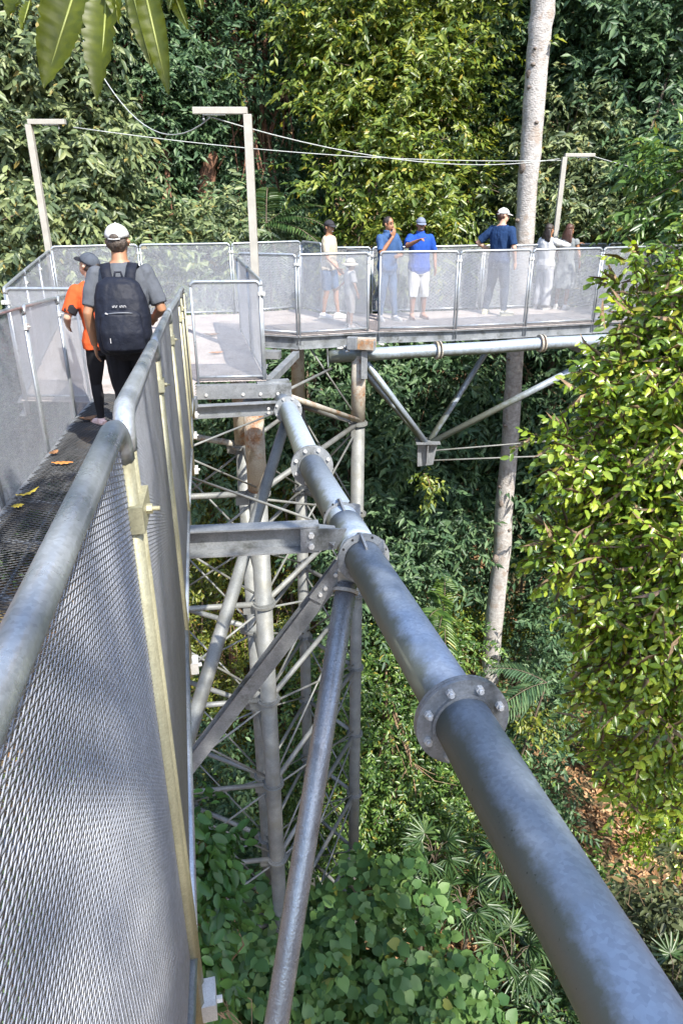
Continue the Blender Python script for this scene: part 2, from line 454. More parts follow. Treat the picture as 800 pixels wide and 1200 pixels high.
# corner platform
pf = thing('platform_deck', (-2.0,11,ZD), 'sunlit corner platform of fine pale grating where the walkways meet', 'platform')
pp = [(-1.60,7.62),(-1.80,8.57),(-0.92,8.65),(-1.64,11.88),(-0.69,11.58),(0.47,11.95),(0.60,11.95),(0.60,13.80),(-0.36,13.78),(-0.77,14.42),(-2.02,13.80),(-3.62,13.49),(-5.02,12.97),(-3.58,7.73),(-2.70,7.66)]
zp = lambda x, y: np.full(np.shape(x), ZD-0.006)
grate_poly('grating', pp, zp, pf, M_GRATE, 0.05, 0.022, 0.009, 0.005)
def cl(P, dz=0): return [(p[0], p[1], ZD+dz) for p in P]
edge_beams(pf, cl([(-1.66,11.86),(-0.69,11.56),(0.60,11.95)]), 0.20, M_STEEL, -0.015, 1)
edge_beams(pf, cl([(-0.92,8.70),(-1.62,11.86)]), 0.16, M_STEEL, -0.015, 1)
edge_beams(pf, cl([(-0.40,13.82),(-0.77,14.46),(-2.02,13.84),(-3.62,13.53),(-5.0,13.0),(-3.58,7.70)]), 0.16, M_STEEL, -0.015, 1)
for y, x0, x1 in ((9.6,-4.1,-1.22),(10.7,-4.4,-1.48),(11.95,-4.75,0.5),(12.6,-4.9,0.5),(13.3,-4.4,0.5)):
    MB().bar((x0,y,ZD-0.09),(x1,y,ZD-0.09),0.06,0.12).build('joist', M_STEEL, pf)

# front transverse beam under the stub (what the pipe end carries)
tb = thing('transverse_beam', (-1.2,8.55,-2.4), 'dark bolted channel beam directly under the narrow end railing of the platform', 'beam')
f0, f1 = np.array((-1.80,8.545,ZD-0.12)), np.array((-0.62,8.64,ZD-0.12))
MB().channel(f0, f1, 0.09, 0.17, 0.01, -1).build('channel', M_STEEL, tb)
for k in (0.12,0.5,0.68,0.86):
    c = f0*(1-k)+f1*k; MB().bolt(c+(0.0,-0.042,-0.03),(0.08,-1,0),0.02,0.02).build('bolt', M_BOLT, tb)
MB().bar(f0+(0.75,0.1,0.08),(-0.66,8.75,ZD-0.04),0.12,0.05).build('cleat_plate', M_STEEL, tb)
MB().bar((-1.0,9.3,ZD-0.22),(-0.72,11.3,ZD-0.24),0.10,0.10).build('bearer', M_STEEL, tb)
# dark short stub beam ends under the platform edge
MB().bar((-1.3,11.5,ZD-0.28),(-0.98,11.47,ZD-0.28),0.16,0.12).build('bearer', M_STEEL, tb)

# curved far walkway
fw = thing('walkway_deck', (3,13.3,ZD), 'curved level walkway deck carrying the people dressed in blue and grey', 'walkway')
fp = [(0.605,11.95),(1.91,12.13),(3.16,12.44),(4.45,12.80),(5.75,13.27),(7.0,13.92),(8.2,14.77),(7.5,15.83),(6.4,15.18),(5.2,14.78),(3.95,14.53),(2.7,14.33),(1.5,14.03),(0.605,13.82)]
grate_poly('grating', fp, zp, fw, M_GRATE, 0.05, 0.022, 0.009, 0.005)
edge_beams(fw, cl(fp[:7]), 0.17, M_STEEL, -0.015, 1)
edge_beams(fw, cl([(0.61,13.84)]+fp[:6:-1][:-1][::-1][::-1]) if False else cl([(0.61,13.85),(1.5,14.06),(2.7,14.36),(3.95,14.56),(5.2,14.81),(6.4,15.21),(7.5,15.86)]), 0.17, M_STEEL, -0.015, -1)
for k in range(len(FARF)-1):
    a = np.array(FARF[k]); b = np.array(FARB[k+1]); 
    MB().bar((a[0],a[1]+0.05,ZD-0.1),(b[0],b[1]-0.05,ZD-0.1),0.08,0.13).build('joist', M_STEEL, fw)

# ------------------------------------------------------------------ main pipe
Pp = [np.array(p, float) for p in ((1.05,-1.6,-1.30),(0.605,0.93,-1.575),(0.427,1.99,-1.72),(0.117,3.45,-1.845),(-0.24,5.40,-2.05),(-0.62,8.0,-2.34),(-0.74,8.60,-2.41))]
mp = thing('support_pipe', Pp[3], 'large bluish grey flanged pipe running down from the lower right corner towards the tower', 'pipe')
RP = 0.105
for k, (a, b) in enumerate(((0,2),(2,3),(3,4),(4,6))):
    pts = [Pp[i] for i in range(a, b+1)]
    if k == 3: pts = [Pp[4], Pp[5], Pp[6]]
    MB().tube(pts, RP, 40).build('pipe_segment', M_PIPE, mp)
def flange(i, d, RO=0.172, th=0.016, gap=0.018, nb=8, mat=M_STEEL, two=True):
    c = Pp[i]; d = np.array(d, float)/np.linalg.norm(d); M = frame(d)
    f = MB().ring(c-d*gap/2, d, RP+0.001, RO, th, 40)
    if two: f.ring(c+d*gap/2, d, RP+0.001, RO, th, 40)
    f.ring(c-d*(gap/2+0.014), d, RP-0.002, RP+0.012, 0.014, 40)
    fl = f.build('flange', mat, mp)
    for k in range(nb):
        bl = MB(); a = 2*math.pi*(k+0.5)/nb
        p = c + (M[:,0]*math.cos(a)+M[:,2]*math.sin(a))*(RP+0.036)
        bl.bolt(p-d*(gap/2+0.007), -d, 0.0155, 0.016); bl.tube([p-d*(gap/2+0.02), p-d*(gap/2+0.036)], 0.009, 8)
        bl.tube([p-d*(gap/2+0.006), p+d*(gap/2+0.02)], 0.0155, 6, True, False)
        bl.build('bolt', M_BOLT, fl)
flange(2, Pp[3]-Pp[1]); flange(4, Pp[5]-Pp[3]); flange(5, Pp[6]-Pp[4], RO=0.16)
# joint with slotted gusset fins near the bracket beam
dj = Pp[4]-Pp[3]; dj /= np.linalg.norm(dj); MJ = frame(dj)
def fin_joint(c, sgn, ro):
    f = MB().ring(c, dj, RP+0.001, RP+ro, 0.012, 40)
    for a in (R_(95), R_(40)):
        rdir = MJ[:,0]*math.cos(a)+MJ[:,2]*math.sin(a)
        q = c - dj*0.13*sgn
        f.prism([q+rdir*(RP-0.004), c+rdir*(RP-0.004), c+rdir*(RP+0.045), q+rdir*(RP+0.012)], 0.012, np.cross(dj, rdir))
        q = c + dj*0.10*sgn
        f.prism([q+rdir*(RP-0.004), c+rdir*(RP-0.004), c+rdir*(RP+0.045), q+rdir*(RP+0.012)], 0.012, np.cross(dj, rdir))
    o = f.build('gusset_collar', M_STEEL, mp)
    h = MB()
    for a in (R_(118), R_(68), R_(20), R_(150)):
        rdir = MJ[:,0]*math.cos(a)+MJ[:,2]*math.sin(a)
        p = c + rdir*(RP+0.024); h.bolt(p-dj*0.006, -dj, 0.008, 0.002)
    h.build('bolt_hole', M_DARK, o)
M_DARK = solid('dark_hole', (0.02,0.02,0.02), 0.9)
fin_joint(Pp[3]-dj*0.02, 1, 0.040); fin_joint(Pp[3]+dj*0.62, 1, 0.018)
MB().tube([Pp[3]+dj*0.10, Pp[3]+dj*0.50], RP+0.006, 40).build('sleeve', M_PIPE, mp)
# ear plates for the tie rods and the bracket beam
e = Pp[3]+dj*0.33
MB().prism([e+(-0.05,0.02,0.05), e+(-0.30,0.06,0.06), e+(-0.10,-0.25,0.06)], 0.012, (0,0,1)).build('ear_plate', M_STEEL, mp)

# bracket beam with bolts, diagonal brace, raking props
bb = thing('bracket_beam', (-0.5,3.6,-1.8), 'mottled grey channel beam linking the near railing to the big pipe', 'beam')
ba, bz = np.array((-1.0,3.53,-1.80)), np.array((-0.13,3.62,-1.80))
MB().channel(ba, bz, 0.09, 0.165, 0.009, 1).build('channel', M_STEEL, bb)
MB().prism([bz+(-0.10,-0.052,0.07), bz+(0.16,-0.045,0.07), bz+(0.10,-0.045,-0.06), bz+(-0.10,-0.052,-0.075)], 0.010, (0.1,-1,0)).build('end_plate', M_STEEL, bb)
for dz in (0.035,-0.035): MB().bolt(bz+(-0.04,-0.058,dz), (0.1,-1,0), 0.018, 0.016).build('bolt', M_BOLT, bb)
bb2 = thing('bracket_beam', (-1.2,8.2,-2.4), 'sunlit channel beam at the far end of the big pipe, just below the platform beam', 'beam')
MB().channel((-1.78,8.12,-2.40), (-0.76,8.20,-2.37), 0.10, 0.15, 0.009, 1).build('channel', M_STEEL, bb2)
for dz in (-2.36,-2.41): MB().bolt((-0.86,8.13,dz),(0,-1,0),0.018,0.016).build('bolt', M_BOLT, bb2)

db = thing('diagonal_brace', (-0.5,3.45,-2.6), 'dark diagonal channel brace sloping from the big pipe down behind the near railing', 'brace')
da, dz_ = np.array((0.0,3.50,-1.93)), np.array((-1.10,3.42,-3.52))
MB().channel(da, dz_, 0.085, 0.085, 0.008, 1, up=(0.3,-0.9,0.3)).build('channel', M_STEEL, db)
dd = (dz_-da)/np.linalg.norm(dz_-da)
MB().bar(da-dd*0.03+(0.0,-0.055,0.03), da+dd*0.26+(0.0,-0.055,0.03), 0.085, 0.010, up=(0.2,-1,0.1)).build('splice_plate', M_STEEL, db)
for k in (0.02,0.06,0.16,0.21): MB().bolt(da+dd*k+(0.0,-0.06,0.03), (0.2,-1,0.1), 0.012, 0.014).build('bolt', M_BOLT, db)

pr = thing('raking_prop', (-0.3,2.1,-3.6), 'thick glittering round prop leaning from the big pipe down to the bottom edge', 'prop')
pa, pb = np.array((0.03,3.46,-2.02)), np.array((-0.315,2.06,-3.66)); pdv = (pb-pa)
MB().tube([pa, pa+pdv*0.5, pa+pdv*1.9], 0.060, 28).build('tube', M_DEWY, pr)
MB().box(pa+(0.0,0.0,0.06),(0.10,0.05,0.12)).build('head_plate', M_RUSTY, pr)
MB().ring(pa+pdv*0.02, pdv, 0.03, 0.072, 0.02, 24).build('head_collar', M_RUSTY, pr)
pr2 = thing('raking_prop', (-1.15,4.3,-3.8), 'slimmer dappled round prop crossing the tower leg behind the near railing', 'prop')
qa, qb = np.array((-0.66,8.0,-2.50)), np.array((-1.17,4.3,-3.82))
MB().tube([qa, (qa+qb)/2, qb+(qb-qa)*0.25], 0.060, 24).build('tube', M_TOWER, pr2)

# tie rods between pipe and walkway
def rod(label, a, b, r=0.009, name='tie_rod', mat=M_TOWER):
    return tag(MB().tube([a, b], r, 8).build(name, mat), label, 'rod')
rod('thin tie rod stretched from the pipe joint above the bracket beam to the near railing', at(365,609,3.95), at(214,556,4.9))
rod('short tie rod slanting up to the pipe end beneath the sunlit channel beam', at(322,484,8.0), at(222,524,6.2), 0.011)
rod('tie rod running left and down from the tower leg top to the near railing', at(300,571,8.5), at(222,537,7.4), 0.012)

# ------------------------------------------------------------------ lattice tower
LV = [-3.69-1.72*k for k in range(9)]
legs = {'FL':(-1.115,8.7), 'BL':(-1.56,10.6), 'FR':(0.285,11.8), 'BR':(-0.80,12.9), 'LL':(-3.0,8.45), 'LB':(-3.3,11.45)}
tw = thing('lattice_tower', (-1.2,10.5,-19.5), 'tall weathered steel lattice tower standing in the undergrowth below the platform', 'tower')
legr = {'FL':0.125,'BL':0.115,'FR':0.118,'BR':0.118,'LL':0.115,'LB':0.115}
for nme, (x, y) in legs.items():
    topz = {'FL':-2.42,'FR':-2.5,'BR':-2.4}.get(nme, -2.4); r = legr[nme]
    l = MB().tube([(x,y,LV[0]-0.02),(x,y,-12.0),(x,y,-20.5)], r, 24).build('leg', M_TOWER, tw)
    MB().tube([(x,y,topz),(x,y,LV[0]+0.02)], r*1.03, 24).build('upper_leg', M_RUSTY, tw)['label'] = 'rust-streaked upper section'
    for z in LV: MB().ring((x,y,z),(0,0,1), r*0.99, r+0.05, 0.035, 28).ring((x,y,z+0.0325),(0,0,1), r*0.99, r+0.02, 0.03, 24).build('flange_collar', M_TOWER, l)
def lp(n, z): return np.array((*legs[n], z))
def rung(a, b, z, r=0.042, mat=M_TOWER):
    p, q = lp(a,z), lp(b,z); d = (q-p)/np.linalg.norm(q-p)
    MB().tube([p+d*0.13, q-d*0.13], r, 12).build('rung', mat, tw)
def cross(a, b, z1, z2, r=0.018):
    p, q = lp(a,z1-0.08), lp(b,z2+0.08); d = (q-p)/np.linalg.norm(q-p)
    MB().tube([p+d*0.13, q-d*0.13], r, 8).build('brace_rod', M_TOWER, tw)
for k, z in enumerate(LV):
    zz = z+0.0
    rung('FL','FR',zz); rung('FL','LL',zz); rung('BL','LB',zz+0.02, 0.05, M_RUSTY if k == 0 else M_TOWER)
    rung('FL','BL',zz,0.03); rung('LL','LB',zz,0.03)
    if k < 8: rung('FR','BR',zz); rung('BR','BL',zz, 0.035)
    for a_, b_ in (('FL','FR'),('FL','LL'),('FR','FL'),('BL','LB')):
        p_, q_ = lp(a_,zz), lp(b_,zz); d_ = (q_-p_)/np.linalg.norm(q_-p_); c_ = p_+d_*0.21
        MB().box(c_+(0,0,-0.06),(0.014,0.17,0.20),frame(d_)).build('gusset_plate', M_TOWER, tw)
for k in range(8):
    cross('FL','FR',LV[k],LV[k+1]); cross('FR','FL',LV[k],LV[k+1])
    cross('FL','LL',LV[k],LV[k+1]); cross('LL','FL',LV[k],LV[k+1])
    cross('BL','LB',LV[k],LV[k+1]); cross('LB','BL',LV[k],LV[k+1])
    cross('FR','BR',LV[k],LV[k+1]); cross('BR','FR',LV[k],LV[k+1])
    if k < 8: cross('FL','BL',LV[k],LV[k+1], 0.014); cross('BL','BR',LV[k],LV[k+1])
p, q = np.array((*legs['FR'],-3.6)), np.array((-0.86,8.80,-2.33))
MB().tube([p+(0,-0.1,0.0), q], 0.04, 10).build('head_brace', M_RUSTY, tw)
MB().tube([np.array((*legs['FR'],-3.45))+(-0.1,-0.05,0), at(352,392,11.75)], 0.016, 8).build('head_rod', M_TOWER, tw)
MB().tube([np.array((*legs['FR'],-6.2))+(-0.1,-0.1,0), np.array((-0.80,8.70,-2.36))], 0.016, 8).build('head_rod', M_TOWER, tw)
MB().tube([at(388,432,11.5), np.array((-0.84,8.75,-2.38))], 0.022, 8).build('head_rod', M_TOWER, tw)

# ------------------------------------------------------------------ truss below the curved walkway
tr = thing('pipe_truss', (2.3,13,-4.6), 'pale pipe truss with V struts meeting at a node plate under the curved walkway', 'truss')
c0, c1, c2, c3 = at(385,418,11.75), at(505,411,11.9), at(640,402,12.4), at(760,394,13.2)
CH = [c0, (c0+c1)/2+(0,-0.0,0.0), c1, (c1+c2)/2+(0,-0.06,0), c2, (c2+c3)/2+(0,-0.08,0), c3]
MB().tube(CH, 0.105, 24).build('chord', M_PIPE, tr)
for c, d in ((at(511,410.5,11.9), c2-c1), (at(632,402.5,12.35), c2-c1)):
    MB().ring(c, d, 0.10, 0.15, 0.035, 24).ring(c+np.array(d)/np.linalg.norm(d)*0.06, d, 0.10, 0.15, 0.02, 24).build('flange', M_RUSTY, tr)
dch = (c1-c0)/np.linalg.norm(c1-c0)
MB().box(c0-dch*0.02, (0.22,0.02,0.30), frame(dch)).build('end_plate', M_STEEL, tr)
MB().bolt(c0-dch*0.031, -dch, 0.02, 0.003).build('bolt_hole', M_DARK, tr)
bchord = [(0.0,13.6,-2.55),(2.2,13.95,-2.55),(4.4,14.35,-2.55),(7,15.2,-2.55)]
MB().tube(bchord, 0.10, 18).build('rear_chord', M_TOWER, tr)
nd = at(500,527,12.9)
for a, r in ((at(428,424,11.85), 0.058), (np.array((-0.15,13.6,-2.55)), 0.058), (np.array((3.05,14.1,-2.6)), 0.058), (at(735,400,13.0), 0.062)):
    a = np.array(a); d = (nd-a)/np.linalg.norm(nd-a)
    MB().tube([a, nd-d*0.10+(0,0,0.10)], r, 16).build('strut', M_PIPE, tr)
MB().bar((3.7,14.4,-2.45),(4.35,12.6,-2.62),0.12,0.12).build('cross_strut', M_STEEL, tr)
MB().bar((4.9,12.95,-2.36),(6.2,12.7,-2.36),0.22,0.12).build('cross_strut', M_STEEL, tr)
npl = MB(); 
npl.prism([nd+(-0.19,0,0.16), nd+(0.20,0,0.16), nd+(0.13,0,-0.30), nd+(-0.17,0,-0.34)], 0.03, (0,1,0))
npl.prism([nd+(0,-0.16,0.14), nd+(0,0.16,0.14), nd+(0,0.10,-0.26), nd+(0,-0.10,-0.26)], 0.028, (1,0,0))
npl.box(nd+(0,0,0.175),(0.46,0.36,0.025)).build('node_plate', M_STEEL, tr)
rod('upper of two slim steel tie rods leading right from the truss node plate', nd+(0.1,0,-0.02), at(700,512,14.4), 0.016)
rod('lower of two slim steel tie rods leading right from the truss node plate', nd+(0.08,0,-0.22), at(700,532,13.6), 0.016)

# bracket on top of the right tower leg
bk = thing('saddle_bracket', at(418,405,11.7), 'rust-stained bolted saddle bracket on top of the right tower leg', 'bracket')
bc = at(424,404,11.62)
MB().box(bc+(0.02,0.0,0.02),(0.38,0.26,0.16), frame((0.25,1,0))).build('saddle_block', M_RUSTY, bk, 0.008)
MB().box(bc+(-0.16,-0.12,0.05),(0.16,0.10,0.20), frame((0.25,1,0))).build('bolt_block', M_STEEL, bk, 0.008)
MB().box(bc+(0.14,-0.10,0.0),(0.13,0.10,0.16), frame((0.25,1,0))).build('side_block', M_STEEL, bk, 0.008)
MB().box(bc+(0.04,0.06,-0.32),(0.10,0.22,0.46)).build('hanger_plate', M_STEEL, bk)
for dx, dzz in ((-0.22,0.0),(-0.30,-0.03),(-0.20,-0.08),(0.26,0.03)): MB().tube([bc+(dx,-0.08,dzz), bc+(dx*1.35,-0.10,dzz-0.01)], 0.018, 8).build('bolt', M_BOLT, bk)

# ------------------------------------------------------------------ lamp posts and cables
def lamp(px, top, base, arm_dx, arm_dy, label, w=0.10, h=0.075):
    top = np.array(top); base = np.array(base)
    t = thing('lamp_post', base, label, 'lamp', 'slim lamp posts along the walkway')
    MB().box((top+base)/2, (w, w, top[2]-base[2])).build('post', M_LAMP, t, 0.006)
    e = top + np.array((arm_dx, arm_dy, 0.0))
    s = 1 if arm_dx > 0 else -1
    MB().box((top[0]+(arm_dx+s*w/2)/2-s*0.0, top[1]+arm_dy/2, top[2]+h/2+0.002), (abs(arm_dx)+w*0.5, w*1.05, h)).build('lamp_head', M_LAMP, t, 0.006)
    MB().box((top[0]+arm_dx*0.66, top[1]+arm_dy, top[2]-0.004), (abs(arm_dx)*0.45, w*0.7, 0.012)).build('light_lens', M_LENS, t)
    MB().tube([e-(arm_dx*0.12,0,0.05), e-(arm_dx*0.12,0,-0.01)], 0.012, 8).ball(e-(arm_dx*0.12,0,0.055), 0.02).build('cable_clamp', M_STEEL, t)
    MB().box((base[0],base[1],base[2]+0.01),(w*2.2,w*2.2,0.02)).build('base_plate', M_STEEL, t)
    return e
M_LENS = solid('unlit_lens', (0.6,0.62,0.6), 0.3)
pc = at(299,320,10.0); tC = (pc[0], 10.0, at(296,134,10.0)[2])
eC = lamp(0, tC, (pc[0],10.0,ZD-0.15), -0.62, 0.0, 'beige lamp post with arm pointing left, standing behind the narrow end railing')
pl = at(58,295,13.1); tL = (pl[0], 13.1, at(33,146,13.1)[2])
eL = lamp(0, tL, (pl[0],13.1,ZD-0.15), 0.55, 0.0, 'beige lamp post at far left with arm pointing right above the backpacker')
prr = at(651,270,15.0); tR = (prr[0], 15.0, at(660,184,15.0)[2])
eR = lamp(0, tR, (prr[0],15.0,ZD-0.15), 0.52, 0.0, 'grey lamp post behind the two women, arm pointing right', 0.09, 0.06)

def cable(a, b, sag, label, r=0.0075):
    a, b = np.array(a), np.array(b); pts = []
    for k in range(17):
        t = k/16; p = a*(1-t)+b*t; pts.append(p-(0,0,sag*4*t*(1-t)))
    return tag(MB().tube(pts, r, 6).build('overhead_cable', M_WIRE), label, 'cable')
cable(at(86,149,13.0), at(658,188,15.0), 0.16, 'long thin overhead cable from the left lamp across to the right lamp')
cable(at(243,136,10.0), at(655,186,15.0), 0.28, 'overhead cable from the central lamp arm towards the right lamp')
cable(at(246,138,10.0), at(98,48,13.2), 0.62, 'slack cable drooping from the central lamp arm up to the left foliage')
cable(at(694,183,15.0), at(860,214,16.5), 0.08, 'cable leaving the right lamp towards the right-hand trees')
# ------------------------------------------------------------------ leaves
NP = np.random.default_rng(11)

def norm(a): return a/(np.linalg.norm(a, axis=-1, keepdims=True)+1e-9)

# leaf outlines: (along, across, lift) with y mirrored; faces built as a strip along the midrib
SHAPES = {
 'simple': ([(0,0,0),(0.45,-0.5,0.10),(1,0,-0.08),(0.45,0.5,0.10)], [(0,1,2),(0,2,3)]),
 'lance':  ([(0,0,0),(0.5,0,-0.02),(1,0,-0.12),(0.22,-0.42,0.07),(0.62,-0.42,0.04),(0.22,0.42,0.07),(0.62,0.42,0.04)],
            [(0,3,4),(0,4,1),(1,4,2),(0,6,5),(0,1,6),(1,2,6)]),
 'oval':   ([(0,0,0),(0.5,0,-0.01),(1,0,-0.10),(0.18,-0.40,0.07),(0.5,-0.52,0.08),(0.82,-0.34,0.01),(0.18,0.40,0.07),(0.5,0.52,0.08),(0.82,0.34,0.01)],
            [(0,3,4),(0,4,1),(1,4,5),(1,5,2),(0,7,6),(0,1,7),(1,8,7),(1,2,8)]),
 'heart':  ([(0,0,0),(0.45,0,-0.02),(1.05,0,-0.14),(-0.14,-0.30,0.02),(0.12,-0.55,0.05),(0.5,-0.56,0.03),(0.80,-0.30,-0.04),(-0.14,0.30,0.02),(0.12,0.55,0.05),(0.5,0.56,0.03),(0.80,0.30,-0.04)],
            [(0,3,4),(0,4,1),(1,4,5),(1,5,6),(1,6,2),(0,8,7),(0,1,8),(1,9,8),(1,10,9),(1,2,10)]),
}

def leaves_mesh(pos, d, n, ln, wd, shape):
    """one mesh of many leaves: pos base points, d pointing along, n face normal"""
    d = norm(d); s = norm(np.cross(d, n)); n = np.cross(s, d)
    tv, tf = SHAPES[shape]; tv = np.array(tv, float); tf = np.array(tf)
    m, k = len(pos), len(tv)
    ln = np.broadcast_to(ln, (m,))[:,None,None]; wd = np.broadcast_to(wd, (m,))[:,None,None]
    P = (pos[:,None,:] + d[:,None,:]*tv[None,:,0,None]*ln + s[:,None,:]*tv[None,:,1,None]*wd + n[:,None,:]*tv[None,:,2,None]*ln)
    F = (np.arange(m)[:,None,None]*k + tf[None]).reshape(-1, tf.shape[1])
    return P.reshape(-1,3), F

def sprays(c, axis, splen, k, ln, droop, rng, spread=0.9, facing=(0,0,1), jitter=0.35):
    """k leaves alternating along a twig of length splen starting at each c"""
    S = len(c); axis = norm(axis)
    t = (np.arange(k)+0.7)/k
    side = norm(np.cross(axis, np.array((0,0,1.0))+rng.normal(0,0.25,(S,3))))
    sg = np.where(np.arange(k)%2==0, 1.0, -1.0)
    tt = t[None,:,None]
    down = np.array((0,0,-1.0))
    pos = c[:,None,:] + axis[:,None,:]*(tt*splen) + down*(tt**2)*splen*droop*0.5
    dirs = axis[:,None,:]*(0.35+0.5*tt) + side[:,None,:]*sg[None,:,None]*spread + down*droop + rng.normal(0,jitter,(S,k,3))
    nr = np.array(facing, float) + axis[:,None,:]*0.25 + rng.normal(0,0.45,(S,k,3))
    L = ln*rng.uniform(0.5,1.2,(S,k))
    return pos.reshape(-1,3), dirs.reshape(-1,3), nr.reshape(-1,3), L.reshape(-1)

def lump_points(c, r, n, rng, inner=0.5, rough=0.35):
    """points near the surface of an uneven ellipsoid"""
    u = norm(rng.normal(0,1,(n,3)))
    ph = rng.uniform(0,6.28,3)
    bump = (np.sin(u[:,0]*5+ph[0])*np.sin(u[:,1]*5+ph[1]) + np.sin(u[:,2]*7+ph[2]+u[:,0]*3))*0.5
    rad = (1-inner*rng.uniform(0,1,n)**1.6)*(1+rough*bump)
    return np.array(c)+u*rad[:,None]*np.array(r), u

TW = [None]
def crown_mesh(lumps, dens, ln, wd, shape, rng, droop=0.4, k=9, splen=None, inner=0.55, spread=0.9, facing=(0,0,1), rough=0.35, clump=2.2):
    """lumps: (centre, radii); dens: sprays per square metre of lump surface"""
    V_, F_, off, tips, tw = [], [], 0, [], []
    splen = splen or ln*2.4
    for c, r in lumps:
        r = np.array(r, float)*np.ones(3)
        area = 4*math.pi*((r[0]*r[1])**1.6/3+(r[0]*r[2])**1.6/3+(r[1]*r[2])**1.6/3)**(1/1.6)
        n = max(6, int(area*dens))
        if clump:
            m = max(4, int(clump*math.sqrt(area)*1.6)); cc, cu = lump_points(c, r*0.95, m, rng, 0.35, rough)
            q = rng.integers(0, m, n); cs = rng.uniform(0.7, 1.35, m)[q][:,None]
            rr = float(np.mean(r))*0.36
            p = cc[q] + rng.normal(0,1,(n,3))*np.array((rr,rr,rr*0.48))*cs; u = norm(cu[q]+0.6*norm(p-cc[q]))
            z = rng.uniform(0,1,n) < 0.22
            p2, u2 = lump_points(c, r*0.8, int(z.sum()), rng, 0.8, rough); p[z] = p2; u[z] = u2
        else:
            p, u = lump_points(c, r, n, rng, inner, rough)
        ax = u*0.8 + rng.normal(0,0.45,(n,3)) + np.array((0,0,0.1))
        pos, d, nr, L = sprays(p, ax, splen, k, ln, droop, rng, spread, facing)
        an = norm(ax); tw.append((p, an+np.array((0,0,-0.25))*droop))
        v, f = leaves_mesh(pos, d, nr, L, L*wd, shape)
        V_.append(v); F_.append(f+off); off += len(v); tips.append(p[:max(2,n//40)])
    tp_ = np.concatenate([a for a, b in tw]); td = np.concatenate([b for a, b in tw])
    TW[0] = leaves_mesh(tp_, td, rng.normal(0,1,td.shape), splen*1.0, 0.0045, 'simple')
    return np.concatenate(V_), np.concatenate(F_), tips

def limbs_mb(mb, a, tips, r0, rng, sub=True):
    """crooked limbs from trunk point a to each tip list"""
    for tp in tips:
        c = tp.mean(0); a = np.array(a, float)
        L = np.linalg.norm(c-a); pts = []
        for k in range(6):
            t = k/5; w = rng.normal(0,0.05*L,3)*(0 if k in (0,) else 1)*(t*(1-t)*3+0.1)
            pts.append(a*(1-t)+c*t + w - np.array((0,0,1))*0.12*L*t*(1-t))
        mb.tube(pts, [r0*(1-0.75*k/5) for k in range(6)], 7, False)
        if sub:
            for q in tp[:5]:
                m = pts[3]*0.6+pts[4]*0.4
                mid = (m+q)/2+rng.normal(0,0.08*L,3)*0.4
                mb.tube([m, mid, q], [r0*0.3, r0*0.2, r0*0.08], 5, False)

def trunk_mb(pts, radii, n=14, seed=0):
    r = random.Random(seed); P = []; Rr = []
    for i in range(len(pts)-1):
        a, b = np.array(pts[i], float), np.array(pts[i+1], float)
        m = 6
        for k in range(m):
            t = k/m; L = np.linalg.norm(b-a)
            j = 0 if (i == 0 and k == 0) else 0.12*radii[i]
            P.append(a*(1-t)+b*t+np.array((r.uniform(-j,j), r.uniform(-j,j), 0)))
            Rr.append((radii[i]*(1-t)+radii[i+1]*t)*r.uniform(0.96,1.05))
    P.append(np.array(pts[-1], float)); Rr.append(radii[-1])
    return MB().tube(P, Rr, n, True)

def tree(name, label, cat, trunk, radii, lumps, mat, bark, dens, ln, wd=0.38, shape='simple', seed=0, droop=0.4, k=9, group=None,
         inner=0.55, spread=0.9, limb_from=None, limb_r=None, facing=(0.25,-0.5,0.75), splen=None, rough=0.35, twigs=False):
    rng = np.random.default_rng(seed+100)
    t = thing(name, trunk[0], label, cat, group)
    v, f, tips = crown_mesh(lumps, dens, ln, wd, shape, rng, droop, k, splen, inner, spread, facing, rough)
    me = fast_mesh('crown', v-np.array(trunk[0]), [f], False)
    o = link('crown', me, mat, t)
    if twigs:
        tv, tf_ = TW[0]; link('twigs', fast_mesh('twigs', tv-np.array(trunk[0]), [tf_]), bark, t)
    tm = trunk_mb(trunk, radii, 14, seed); tm.build('trunk', bark, t)
    lb = MB(); a = np.array(trunk[limb_from if limb_from is not None else -1], float)
    limbs_mb(lb, a, tips, limb_r or radii[-1]*0.8, rng)
    if lb.v: lb.build('limb', bark, t)
    return t

# ------------------------------------------------------------------ foliage and bark materials
LF_BRIGHT = leaf_mat('leaf_sunny_yellow_green', (0.038,0.075,0.014), (0.115,0.175,0.030), (0.26,0.30,0.06), 0.38, 0.36, 0.5, (0.35,0.28,0.04))
LF_BUSH   = leaf_mat('leaf_fresh_green', (0.070,0.135,0.018), (0.185,0.295,0.034), (0.36,0.44,0.06), 0.45, 0.30, 0.6, (0.30,0.27,0.04))
LF_DARK   = leaf_mat('leaf_deep_green', (0.030,0.066,0.034), (0.064,0.124,0.058), (0.125,0.200,0.090), 0.28, 0.46, 0.35)
LF_GREY   = leaf_mat('leaf_greyish_green', (0.045,0.075,0.038), (0.110,0.150,0.068), (0.24,0.285,0.125), 0.30, 0.44, 0.4, (0.25,0.2,0.06))
LF_MID    = leaf_mat('leaf_mid_green', (0.026,0.064,0.016), (0.066,0.134,0.029), (0.15,0.23,0.05), 0.32, 0.36, 0.5, (0.3,0.26,0.05))
LF_YEL    = leaf_mat('leaf_olive_yellow', (0.05,0.075,0.012), (0.125,0.165,0.025), (0.26,0.27,0.045), 0.36, 0.4, 0.45, (0.36,0.24,0.04))
LF_HEART  = leaf_mat('leaf_broad_soft_green', (0.038,0.095,0.028), (0.066,0.138,0.038), (0.115,0.205,0.055), 0.30, 0.5, 0.35, (0.17,0.19,0.035))
